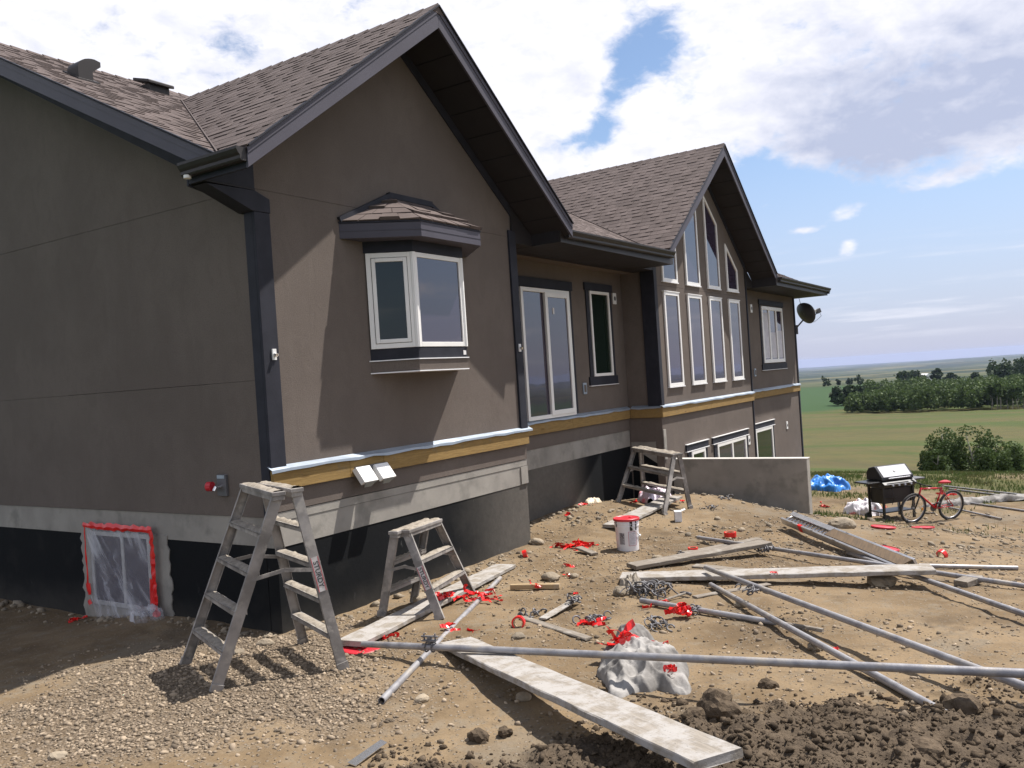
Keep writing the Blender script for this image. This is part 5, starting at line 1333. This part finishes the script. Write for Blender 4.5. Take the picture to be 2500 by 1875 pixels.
# ---------------------------------------------------------------- bicycle
def bicycle():
    f = Vector((15.33, -2.98, 0)); r = Vector((16.14, -3.66, 0)); f.z = gh1(f.x, f.y); r.z = gh1(r.x, r.y)
    mid = (f+r)/2; d = (f-r); yaw = math.atan2(d.y, d.x); pit = -math.atan2(d.z, math.hypot(d.x, d.y))
    t = thing('bicycle', 'red mountain bicycle leaning beside the barbecue', 'bicycle', mid, 0); t.rotation_euler = (rad(-9), pit, yaw)
    R = .325; xf, xr = .52, -.52
    def wheel(x):
        ty = MB(); seg = 40
        ty.tube([(x+R*math.cos(k*2*math.pi/seg), 0, R+R*math.sin(k*2*math.pi/seg)) for k in range(seg+1)], .026, 8, caps=False)
        o = ty.build('wheel', rubber, t, smooth=True)
        rm = MB(); rr_ = R-.036
        rm.tube([(x+rr_*math.cos(k*2*math.pi/seg), 0, R+rr_*math.sin(k*2*math.pi/seg)) for k in range(seg+1)], .011, 6, caps=False); rm.build('rim', silver_m, o, smooth=True)
        sp = MB()
        for k in range(24):
            a = k*2*math.pi/24; e = .02 if k % 2 else -.02
            sp.tube([(x+.02*math.cos(a+1), e, R+.02*math.sin(a+1)), (x+rr_*math.cos(a), 0, R+rr_*math.sin(a))], .0016, 4)
        sp.build('spokes', silver_m, o)
        MB().tube([(x, -.05, R), (x, .05, R)], .02, 10).build('hub', clamp_m, o)
        return o
    w1 = wheel(xf); w2 = wheel(xr)
    MB().box(xf-.26, xf-.235, -.012, .012, R-.06, R-.0).build('reflector', mk('amber reflector', (.75, .30, .02), None, rough=.3), w1)
    bb = Vector((-.08, 0, .29)); st = Vector((-.22, 0, .74)); hd = Vector((.36, 0, .76)); hb_ = Vector((.39, 0, .64)); ra = Vector((xr, 0, R))
    fr = MB()
    fr.tube([st, hd], .019, 10); fr.tube([bb, hb_], .023, 10); fr.tube([bb, st], .018, 10); fr.tube([hd+Vector((-.01, 0, .03)), hb_+Vector((.012, 0, -.04))], .022, 10)
    for e in (-1, 1):
        fr.tube([bb+Vector((0, e*.03, 0)), ra+Vector((0, e*.06, 0))], .011, 8); fr.tube([st+Vector((0, e*.015, -.04)), ra+Vector((0, e*.06, 0))], .010, 8)
    fr.build('frame', bike_red, t, smooth=True)
    fk = MB(); fk.tube([hb_+Vector((.012, 0, -.04)), Vector((.43, 0, .60))], .02, 8)
    fk.tube([(.43, -.06, .60), (.43, .06, .60)], .02, 8)
    for e in (-1, 1): fk.tube([(.43, e*.06, .62), (.475, e*.06, .48), (xf, e*.055, R)], [.018, .018, .012], 8)
    fk.build('fork', black_pl, t, smooth=True)
    hbm = MB(); hbm.tube([hd+Vector((-.01, 0, .03)), hd+Vector((.03, 0, .12))], .014, 8); hbm.tube([hd+Vector((.0, -.30, .13)), hd+Vector((.04, -.12, .12)), hd+Vector((.04, .12, .12)), hd+Vector((0, .30, .13))], .013, 8); hbo = hbm.build('handlebar', black_pl, t, smooth=True)
    for e in (-1, 1): MB().tube([hd+Vector((.0, e*.30, .13)), hd+Vector((.015, e*.20, .125))], .019, 10).build('grip', rubber, hbo)
    MB().tube([st, st+Vector((-.03, 0, .10))], .013, 8).build('seat_post', silver_m, t)
    sd = MB(); sd.prism([(-.40, -.07, .855), (-.34, -.08, .86), (-.14, -.02, .855), (-.10, 0, .85), (-.14, .02, .855), (-.34, .08, .86), (-.40, .07, .855)], (0, 0, .045)); sd.build('saddle', red_plastic, t, bevel=.015)
    cr = MB().lathe([(.09, -.004), (.09, .004)], 24, M=Matrix.Rotation(rad(90), 4, 'X'), c=(bb.x, -.045, bb.z)).build('chainring', clamp_m, t)
    for e, dz in ((-1, -.15), (1, .15)):
        p = Vector((bb.x+.04*e, e*.08, bb.z+dz)); MB().tube([(bb.x, e*.06, bb.z), p], .010, 6).build('crank', clamp_m, t); MB().box(p.x-.045, p.x+.045, p.y-.04 if e < 0 else p.y, p.y if e < 0 else p.y+.08, p.z-.012, p.z+.012).build('pedal', black_pl, t)
    MB().tube([(bb.x, -.045, bb.z+.088), (xr, -.045, R+.035)], .004, 5).build('chain', clamp_m, t); MB().tube([(bb.x, -.045, bb.z-.088), (xr, -.045, R-.035)], .004, 5).build('chain', clamp_m, t)
    MB().lathe([(.045, -.012), (.045, .012)], 16, M=Matrix.Rotation(rad(90), 4, 'X'), c=(xr, -.045, R)).build('cassette', clamp_m, t)
bicycle()

# ---------------------------------------------------------------- satellite dish on the far corner
def dish():
    base = Vector((XE+.03, D3+.0, 1.55)); t = thing('satellite_dish', 'grey satellite dish on a bent arm at the far house corner', 'satellite dish', base, 0)
    MB().box(-.008, .03, -.07, .07, -.13, .13).build('wall_plate', grey_box, t)
    cen = Vector((.16, -.26, .46))
    MB().tube([(.02, 0, 0), (.07, -.06, .10), cen+Vector((-.0, .05, -.18))], .022, 10).build('arm', grey_box, t, smooth=True)
    # reflector: oval bowl, back turned to the camera
    ax = Vector((.74, -.60, .36)).normalized(); u = ax.cross(Vector((0, 0, 1))).normalized(); v = u.cross(ax)
    vs = []; fs = []; nr, ns = 7, 32
    for i in range(nr+1):
        q = i/nr
        for k in range(ns):
            a = 2*math.pi*k/ns; sq = 1-.14*max(0, math.sin(a))-.0; px, pz = .37*q*math.cos(a)*(1+.06*math.sin(a)), .33*q*math.sin(a)*sq
            vs.append(cen+u*px+v*pz+ax*(.10*q*q-.05))
    for i in range(nr):
        for k in range(ns): fs.append((i*ns+k, i*ns+(k+1) % ns, (i+1)*ns+(k+1) % ns, (i+1)*ns+k))
    o = MB().add(vs, fs).build('reflector', mk('dish grey', (.055, .055, .06), (.045, .045, .05), 5., .45), t, smooth=True); s = o.modifiers.new('solid', 'SOLIDIFY'); s.thickness = .02
    low = cen-v*.30-ax*.0; tip = cen+ax*.46-v*.12
    MB().tube([low, low.lerp(tip, .5), tip], .014, 8).build('feed_arm', grey_box, t, smooth=True)
    MB().bar(tip-ax*.10, tip+ax*.04, .09, .13).build('receiver', grey_box, t, bevel=.01); MB().bar(tip-ax*.17+v*.06, tip-ax*.10+v*.03, .06, .08).build('feed_horn', plug, t, bevel=.01)
    MB().tube([tip-v*.06, tip-v*.17+ax*.01, tip-v*.20-ax*.09, low.lerp(tip, .35)-v*.12, low.lerp(tip, .3)], .006, 6).build('cable', black_pl, t, smooth=True)
    MB().tube([cen+v*.26-ax*.04, cen+v*.48+Vector((.02, .02, .05)), Vector((.25, -.35, .91))], .008, 6).build('cable', black_pl, t, smooth=True)
dish()

# ---------------------------------------------------------------- floodlight on the ledger
def flood():
    t = thing('floodlight', 'white twin floodlight hanging over the yellow ledger board', 'floodlight', (1.22, -.07, -.10), 0)
    MB().box(-.22, .25, -.0, .020, -.075, .005).build('bracket', grey_box, t)
    for x0 in (-.24, .03):
        P = [(x0, -.02, .005), (x0+.20, -.02, .005), (x0+.20, -.13, -.14), (x0, -.13, -.14)]
        hd_ = MB().prism(P, (0, .055, -.03)).build('lamp_head', plug, t, bevel=.004)
        MB().prism([(x0+.01, -.012, -.02), (x0+.19, -.012, -.02), (x0+.19, -.095, -.155), (x0+.01, -.095, -.155)], (0, .03, -.02)).build('lamp_back', grey_box, hd_)
        MB().prism([(x0+.02, -.12, -.152), (x0+.18, -.12, -.152), (x0+.15, -.07, -.20), (x0+.05, -.07, -.20)], (0, .004, .003)).build('sensor', mk('lens grey', (.25, .27, .27), None, rough=.2), hd_)
flood()

# ---------------------------------------------------------------- plastic sheet taped over the basement window
def sheet():
    t = thing('plastic_sheet', 'clear plastic sheet fixed with red tape over the basement window', 'plastic sheet', (-.035, 2.37, -1.05), 0)
    n = 34; y0, y1, zt, zb = .59, -.60, .44, -.60
    yy, tt = np.meshgrid(np.linspace(0, 1, n), np.linspace(0, 1, n))
    bulge = np.sin(yy*np.pi)*np.sin(np.clip(tt, 0, 1)*np.pi*.55)
    diag = 1-np.abs(fbm((yy+tt)*5, (yy-tt)*1.6, 3, 4)-.5)*5
    x = -.05*bulge-.028*np.clip(diag, 0, 1)*bulge-.005-.06*np.clip(tt-.8, 0, 1)
    wid = 1-.30*np.clip((tt-.72)/.28, 0, 1)**1.5
    Y = y0+(y1-y0)*(.5+(yy-.5)*wid-.04*np.clip(tt-.7, 0, 1)); Z = zt+(zb-zt)*tt-.05*np.sin(yy*np.pi)*np.clip((tt-.6)/.4, 0, 1)
    V = np.stack([x.ravel(), Y.ravel(), Z.ravel()], 1); i = np.arange(n*n).reshape(n, n)
    Fq = np.stack([i[:-1, :-1], i[:-1, 1:], i[1:, 1:], i[1:, :-1]], -1).reshape(-1, 4)
    arr_obj('sheet', V, Fq, poly_m, t, smooth=True)
    def strip(pts, w, seed):
        rr = random.Random(seed); vs = []
        for k, (y, z) in enumerate(pts):
            p = Vector((-.016-rr.uniform(0, .006), y+rr.uniform(-.006, .006), z+rr.uniform(-.006, .006))); a = pts[min(k+1, len(pts)-1)]; b = pts[max(k-1, 0)]
            dy, dz = a[0]-b[0], a[1]-b[1]; L_ = math.hypot(dy, dz); nn = Vector((0, -dz/L_, dy/L_))
            ww = w*rr.uniform(.6, 1.25); vs += [p-nn*ww/2, p+nn*ww*.05+Vector((-rr.uniform(.004, .014), 0, 0)), p+nn*ww/2]
        o = MB().add(vs, [(3*k+e, 3*k+e+1, 3*k+e+4, 3*k+e+3) for k in range(len(pts)-1) for e in (0, 1)]).build('tape_strip', red_tape, t)
        s = o.modifiers.new('solid', 'SOLIDIFY'); s.thickness = .001
    strip([(.62-i_*.051, .455-.004*(i_ % 3)) for i_ in range(25)], .070, 1)
    strip([(-.585-.004*(i_ % 3), .45-i_*.0425) for i_ in range(21)], .070, 2)
    strip([(-.56, -.05), (-.53, -.18), (-.545, -.30), (-.56, -.42), (-.60, -.44), (-.62, -.36)], .09, 3)
    strip([(.60, .45-i_*.09) for i_ in range(8)], .022, 4)
    strip([(.60, -.18), (.595, -.24), (.58, -.30)], .07, 5); strip([(.60, -.36), (.575, -.41)], .08, 6)
    crumple('plastic_scrap', 'white plastic scrap at the right foot of the basement window', 'plastic', (-.16, 1.80, gh1(-.16, 1.80)), .12, .2, .14, poly_m, 4, 0, 24, 1.3)
sheet()
# ---------------------------------------------------------------- loose stones, clods, rocks
ICO_V = np.array([(0, 0, 1), (.894, 0, .447), (.276, .851, .447), (-.724, .526, .447), (-.724, -.526, .447), (.276, -.851, .447), (.724, .526, -.447), (-.276, .851, -.447), (-.894, 0, -.447), (-.276, -.851, -.447), (.724, -.526, -.447), (0, 0, -1)])
ICO_F = np.array([(0, 1, 2), (0, 2, 3), (0, 3, 4), (0, 4, 5), (0, 5, 1), (1, 6, 2), (2, 7, 3), (3, 8, 4), (4, 9, 5), (5, 10, 1), (6, 7, 2), (7, 8, 3), (8, 9, 4), (9, 10, 5), (10, 6, 1), (11, 7, 6), (11, 8, 7), (11, 9, 8), (11, 10, 9), (11, 6, 10)])
def scatter(name, xy, size, m, flat=(.45, .8), sink=.25, jit=.28):
    n = len(xy); z = gh(xy[:, 0], xy[:, 1])
    a = rng.uniform(0, 6.283, n); sx = size*rng.uniform(.75, 1.35, n); sy = size*rng.uniform(.6, 1., n); sz = size*rng.uniform(*flat, n)
    V = ICO_V[None]*(1+rng.uniform(-jit, jit, (n, 12, 1)))
    x = V[..., 0]*sx[:, None]; y = V[..., 1]*sy[:, None]; zz = V[..., 2]*sz[:, None]
    ca, sa = np.cos(a)[:, None], np.sin(a)[:, None]; t = rng.uniform(-.5, .5, n)[:, None]
    zz2 = zz*np.cos(t)+x*np.sin(t); x2 = x*np.cos(t)-zz*np.sin(t)
    X = x2*ca-y*sa+xy[:, :1]; Y = x2*sa+y*ca+xy[:, 1:]; Z = zz2+z[:, None]+sz[:, None]*(1-2*sink)*.6
    P = np.stack([X, Y, Z], -1).reshape(-1, 3)
    Fq = (ICO_F[None]+(np.arange(n)*12)[:, None, None]).reshape(-1, 3)
    return arr_obj(name, P, Fq, m, kind='stuff')
def sample(n, x0, x1, y0, y1, keep):
    xy = np.stack([rng.uniform(x0, x1, n), rng.uniform(y0, y1, n)], 1)
    return xy[keep(xy[:, 0], xy[:, 1]) > rng.uniform(0, 1, n)]
def outside(x, y):
    return ~(((x > -.03) & (x < W) & (y > -.03)) | ((x >= W) & (y > D1-.03)) | ((x > XI) & (y > D2-.03)))
def k_gravel(x, y):
    s, g, gr = masks(x, y); return g*outside(x, y)*.95
def k_dirt(x, y):
    s, g, gr = masks(x, y); return (1-s)*(1-gr)*outside(x, y)*np.clip((fbm(x*1.7, y*1.7, 3, 77)-.32)*3, .05, 1)
def k_soil(x, y):
    n = fbm(x*2.1, y*2.1, 3, 5)-.5; return np.clip((soil_mask(x, y)+n*1.0+.22)/.55, 0, 1)*np.clip((6-np.hypot(x+1, y+6))/1.5, 0, 1)
def k_foot(x, y):
    d = np.minimum(np.where((x > -.2) & (x < W), np.abs(y+.15), 9), np.where((y > 0) & (y < 5), np.abs(x+.15), 9))
    d = np.minimum(d, np.where((x > W) & (x < 8), np.abs(y-D1+.2), 9))
    return np.clip(1-d/.3, 0, 1)*outside(x, y)
xy = sample(32000, -4.5, .6, -3.4, 1.6, k_gravel); scatter('gravel', xy, rng.gamma(4., .0020, len(xy))+.003, pebble_m)
xy = sample(26000, -4, 7, -6, 1.2, k_dirt); scatter('pebbles', xy, rng.gamma(2.0, .0034, len(xy))+.0025, pebble_m)
xy = sample(5200, 5, 17, -7, .8, k_dirt); scatter('rubble', xy, rng.gamma(1.8, .008, len(xy))+.005, rock_m)
xy = sample(60000, -3.5, 2.5, -6.2, -2, k_soil); scatter('soil_clods', xy, np.minimum(rng.gamma(.8, .0055, len(xy))+.0022, .032), clod_m, (.5, 1.), .35, .5)
xy = sample(4200, -.8, 9, -.9, 5, k_foot); scatter('footing_rubble', xy, rng.gamma(2., .010, len(xy))+.005, rock_m)
def lump(name, label, cat, c, r, m, seed, flat=.75, grp=None, rough=.35):
    bm = bmesh.new(); bmesh.ops.create_icosphere(bm, subdivisions=3, radius=1.)
    P = np.array([v.co[:] for v in bm.verts]); o = seed*13.7
    d = 1+rough*(fbm(P[:, 0]*1.6+o+P[:, 2], P[:, 1]*1.6-o+P[:, 2]*.7, 4, seed, .6)-.5)*2.2
    for v, k in zip(bm.verts, d): v.co = v.co*float(k)*r; v.co.z *= flat; v.co.x *= 1.15
    me = bpy.data.meshes.new(name); bm.to_mesh(me); bm.free(); me.materials.append(m)
    ob = bpy.data.objects.new(name, me); COL.objects.link(ob); ob.location = (c[0], c[1], c[2]+r*flat*.45); ob.rotation_euler = (0, 0, seed*1.9)
    return tag(ob, label, cat, grp)
GRK = 'loose rocks on the dirt'
for i, (d_, r, lb) in enumerate((
    ((0.414,-2.262,-1.385), .05, 'round brown rock below the standing tape roll'),
    ((2.518,-1.323,-1.476), .085, 'flat tan rock behind the pale stud'),
    ((2.114,-2.358,-1.444), .085, 'pale rock left of the string bundle'),
    ((-0.403,-0.240,-1.426), .06, 'dark rock by the right far foot of the tallest ladder'),
    ((-0.710,-0.277,-1.402), .045, 'tan rock between the left feet of the tallest ladder'),
    ((-0.997,-2.425,-1.361), .045, 'white stone right of the open pipe end'),
    ((-0.707,-3.015,-1.363), .045, 'broken pale stone above the dark clods'),
    ((0.939,-4.431,-1.377), .055, 'white stone left of the pale pipe by the soil'),
    ((7.296,-3.270,-1.717), .16, 'pale flat rock between the scaffold deck and a lid'),
    ((3.509,-4.430,-1.525), .12, 'pale flat rock in the shadow of the longest plank'),
    ((-2.657,-1.133,-1.300), .05, 'cream stone at the bottom left corner of the gravel'),
    ((2.004,-3.543,-1.428), .05, 'white stone right of the taped pipe'),
    ((2.686,-1.510,-1.477), .05, 'small tan stone beyond the flat tan rock'),
    ((1.916,-0.328,-1.487), .09, 'dark rock behind the short ladder by the wall'),
    ((1.274,-0.577,-1.460), .10, 'mossy rock in the shade behind the plank'),
    ((1.480,-0.566,-1.467), .08, 'grey rock leaning on the wall behind the short ladder'),
    ((4.251,-0.094,-1.502), .09, 'dark stone at the corner of the near foundation'),
    ((3.879,-1.951,-1.512), .06, 'stone right of the bucket'))):
    lump('rock', lb, 'rock', d_, r, rock_m, i+3, .6, GRK, .30)
GCL = 'big clods of dark earth'
for i, (d_, r, lb) in enumerate((
    ((-0.590,-4.269,-1.308), .105, 'biggest upright clod of dark earth right of the grey sack'),
    ((-0.737,-4.174,-1.309), .065, 'clod of earth leaning left of the biggest one'),
    ((-1.383,-3.150,-1.340), .055, 'dark clod left of the raised plank shadow'),
    ((-1.271,-3.248,-1.340), .04, 'small dark clod within the shadow of the big plank'),
    ((-0.036,-4.378,-1.329), .05, 'lone small clod between the biggest clod and the pale pipe'),
    ((-0.225,-5.469,-1.238), .08, 'dark clod where the pale pipe sinks into the soil'),
    ((-0.751,-4.927,-1.251), .055, 'dark clod in the middle of the soil strip'),
    ((-0.940,-5.381,-1.206), .075, 'rounded clod at the bottom right of the soil strip'))):
    lump('earth_clod', lb, 'clod', d_, r, clod_m, i+40, .85, GCL, .55)

# ---------------------------------------------------------------- grass
def k_grass(x, y):
    s, g, gr = masks(x, y); r = np.hypot(x-CAM[0], y-CAM[1]); return gr*np.clip((36-r)/6, 0, 1)*np.clip((fbm(x*.9, y*.9, 3, 55)-.3)*3, .1, 1)
def grass(name, xy, h, w):
    n = len(xy); z = gh(xy[:, 0], xy[:, 1]); a = rng.uniform(0, 6.283, n); hh = h*rng.uniform(.5, 1.3, n); ww = w*rng.uniform(.6, 1.2, n)
    dx, dy = np.cos(a)*ww, np.sin(a)*ww; lx, ly = rng.normal(0, .3, n)*hh, rng.normal(0, .3, n)*hh
    P = np.empty((n, 3, 3)); P[:, 0] = np.stack([xy[:, 0]-dx, xy[:, 1]-dy, z-.01], 1); P[:, 1] = np.stack([xy[:, 0]+dx, xy[:, 1]+dy, z-.01], 1); P[:, 2] = np.stack([xy[:, 0]+lx, xy[:, 1]+ly, z+hh], 1)
    return arr_obj(name, P.reshape(-1, 3), np.arange(n*3).reshape(-1, 3), leaf_grass, kind='stuff')
xy = sample(150000, 12, 34, -16, 8, k_grass); grass('grass', xy, .10, .016)
xy = sample(2600, 11, 22, -9, 0, lambda x, y: np.clip((fbm(x*1.1, y*1.1, 3, 91)-.60)/.08, 0, 1)); grass('weeds', xy, .13, .012)

# ---------------------------------------------------------------- trees
def crown_pts(n, lobes, rr):
    """points spread through a set of ellipsoid lobes, denser near their skins"""
    out = []
    w = np.array([l[3]*l[4] for l in lobes]); w = w/w.sum()
    for l, k in zip(lobes, rr.multinomial(n, w)):
        d = rr.normal(size=(k, 3)); d /= np.linalg.norm(d, axis=1)[:, None]
        q = rr.uniform(.25, 1., (k, 1))**.45
        out.append(np.array(l[:3])+d*q*np.array([l[3], l[3], l[4]]))
    return np.concatenate(out)
def leaf_mesh(P, s, rr):
    n = len(P); d1 = rr.normal(size=(n, 3)); d1 /= np.linalg.norm(d1, axis=1)[:, None]
    d2 = rr.normal(size=(n, 3)); d2 -= (d2*d1).sum(1)[:, None]*d1; d2 /= np.linalg.norm(d2, axis=1)[:, None]
    k = s*rr.uniform(.6, 1.3, (n, 1)); V = np.stack([P-d1*k, P+d2*k*.7, P+d1*k, P-d2*k*.7], 1)
    return V.reshape(-1, 3), np.arange(n*4).reshape(-1, 4)
def tree(label, x, y, h, w, nleaf, ls, m, seed, grp, name='bushy_tree', trunk=.22, tm=bark, lobes=6, zoff=0.):
    rr = np.random.default_rng(seed); z = float(gz(np.array(x), np.array(y)))+zoff
    t = thing(name, label, 'tree', (x, y, z), 0, grp); tr = MB(); r0 = h*.020+.02
    tr.tube([(0, 0, -.3), (rr.normal()*.03*h, rr.normal()*.03*h, h*.35), (rr.normal()*.04*h, rr.normal()*.04*h, h*.85)], [r0, r0*.7, r0*.2], 7)
    L = []
    for i in range(lobes):
        a = rr.uniform(0, 6.28); q = rr.uniform(0, .32)*w; zz = h*(trunk+(1-trunk)*(.25+.6*(i+.5)/lobes)); sc = 1-.5*abs((i+.5)/lobes-.35)
        if name == 'poplar_tree':                                   # several upright leaders with pointed tops
            q = rr.uniform(.1, .5)*w; zz = h*rr.uniform(.38, .70); L.append((q*math.cos(a), q*math.sin(a), zz, w*rr.uniform(.11, .19), h*.30)); L.append((q*math.cos(a), q*math.sin(a), zz*.5, w*.24, h*.24))
        else: L.append((q*math.cos(a), q*math.sin(a), zz*.95, w*.36*sc*rr.uniform(.8, 1.2), h*.16*rr.uniform(.8, 1.25)))
        tr.tube([(0, 0, zz*.55), (q*math.cos(a)*.5, q*math.sin(a)*.5, zz*.8), (q*math.cos(a), q*math.sin(a), zz)], [r0*.4, r0*.28, r0*.1], 5)
    L.append((0, 0, h*.9, w*.2, h*.10))
    tr.build('trunk', tm, t, smooth=True)
    P = crown_pts(nleaf, L, rr); V, Fq = leaf_mesh(P, ls, rr); arr_obj('crown', V, Fq, m, t)
    return t
def at(A, r): return CAM[0]+math.sin(rad(A))*r, CAM[1]+math.cos(rad(A))*r
NB = [(83.6, 60, 5.2, 3.6), (84.9, 59, 5.6, 3.8), (86.3, 61, 4.9, 3.4), (87.1, 57, 4.2, 3.0), (88.3, 60, 5.0, 3.4), (89.5, 58, 4.6, 3.2), (90.7, 61, 5.0, 3.6), (92.4, 58, 5.0, 3.6), (83.2, 57, 2.6, 2.0), (85.7, 56, 3.2, 2.6)]
NL = ['tall leafy poplar forming the left end of the meadow thicket', 'tallest poplar of the meadow thicket', 'poplar third from the left in the meadow thicket', 'short poplar in the dip of the meadow thicket', 'upright poplar right of the dip in the meadow thicket', 'slim poplar near the right edge in the meadow thicket', 'poplar at the right picture edge in the meadow thicket', 'poplar just beyond the right end of the meadow thicket', 'low bush at the left foot of the meadow thicket', 'low bush before the tallest poplars of the meadow thicket']
for i, ((A, r, h, w), lb) in enumerate(zip(NB, NL)):
    x, y = at(A, r); tree(lb, x, y, h*.58, w*.8, 4200, .08, leaf_a, 100+i, 'poplars of the meadow thicket', 'poplar_tree', .02, pale_bark, 8)
FT = [(81.75, 520, 8, 15, 'wide dark tree on the skyline, left of the white shed'), (82.3, 530, 8, 11, 'second dark tree on the skyline touching the wide one'), (83.55, 540, 8, 8, 'round lone tree on the skyline right of the white shed'), (84.2, 560, 5, 7, 'tiny bush on the skyline by the lone tree'), (85.5, 520, 5, 7, 'low bush on the skyline before the dark grove')]
for i, (A, r, h, w, lb) in enumerate(FT):
    x, y = at(A, r); tree(lb, x, y, h, w, 420, .8, leaf_b, 200+i, 'lone trees on the skyline', 'skyline_tree', .12, bark, 5)
x, y = at(82.85, 620); z = float(gz(np.array(x), np.array(y)))
t = thing('farm_shed', 'tiny white shed on the skyline among the lone trees', 'shed', (x, y, z), .6)
MB().box(-4, 4, -3, 3, -1, 3).build('wall', plug, t); MB().prism([(-4.4, -3.4, 3), (-4.4, 3.4, 3), (-4.4, 0, 5)], (8.8, 0, 0)).build('roof', white_pvc, t)
def forest(name, spec, nleaf, ls, m, seed):
    """a far wood: many small crowns joined into one mass"""
    rr = np.random.default_rng(seed); Vs = []; Fs = []; o = 0; tk = MB()
    for A0, A1, r0, r1, n, h0, h1 in spec:
        for _ in range(n):
            A, r = rr.uniform(A0, A1), rr.uniform(r0, r1); x, y = at(A, r); z = float(gz(np.array(x), np.array(y))); h = rr.uniform(h0, h1); w = h*rr.uniform(.45, .7)
            L = [(x+rr.normal()*w*.18, y+rr.normal()*w*.18, z+h*q, w*.5*s_, h*.22) for q, s_ in ((.35, 1.), (.6, .95), (.82, .55))]
            V, Fq = leaf_mesh(crown_pts(nleaf, L, rr), ls, rr); Vs.append(V); Fs.append(Fq+o); o += len(V)
    return arr_obj(name, np.concatenate(Vs), np.concatenate(Fs), m, kind='stuff')
forest('far_wood', [(78.4, 80.2, 232, 272, 50, 3., 4.8), (79.6, 82.5, 226, 300, 130, 3.5, 5.8), (82, 86, 220, 300, 170, 4.5, 6.3), (85.5, 92.5, 224, 310, 220, 5, 6.6), (79.4, 83, 285, 330, 90, 5, 7.5), (82.5, 92.5, 300, 350, 130, 5, 6.5)], 190, .36, leaf_a, 301)
forest('far_shrubs', [(77.6, 80.3, 285, 300, 40, 4, 6), (86.3, 93, 420, 520, 60, 8, 12), (75.9, 80., 560, 640, 7, 4, 7)], 90, .85, leaf_b, 302)
# pale trunks showing at the edge of the far wood
rr = random.Random(5)
ASP = ['leftmost', 'second from the left', 'third from the left', 'fourth from the left', 'fifth from the left', 'sixth from the left', 'seventh from the left', 'eighth from the left', 'eighth from the right', 'seventh from the right', 'sixth from the right', 'fifth from the right', 'fourth from the right', 'third from the right', 'second from the right', 'rightmost']
for i in range(16):
    x, y = at(86.2+i*.28+rr.uniform(-.08, .08), 219+rr.uniform(0, 4)); z = float(gz(np.array(x), np.array(y)))
    tree(ASP[i]+' pale trunked aspen at the edge of the far wood', x, y, rr.uniform(4.8, 6.0), 2.4, 110, .55, leaf_a, 400+i, 'aspens along the edge of the far wood', 'aspen_tree', .45, pale_bark, 3)

# ---------------------------------------------------------------- haze
def haze():
    m = bpy.data.materials.new('haze'); m.use_nodes = True; N = NT(m.node_tree)
    v = N.new('ShaderNodeVolumePrincipled'); v.inputs['Color'].default_value = (.50, .60, .88, 1); v.inputs['Density'].default_value = HAZE; v.inputs['Anisotropy'].default_value = .2
    o = N.new('ShaderNodeOutputMaterial'); N.l.new(v.outputs[0], o.inputs['Volume'])
    mb = MB().box(-14600, 14600, -14600, 14600, -240, 7.0); ob = mb.build('haze', m, kind='stuff')
if HAZE: haze()
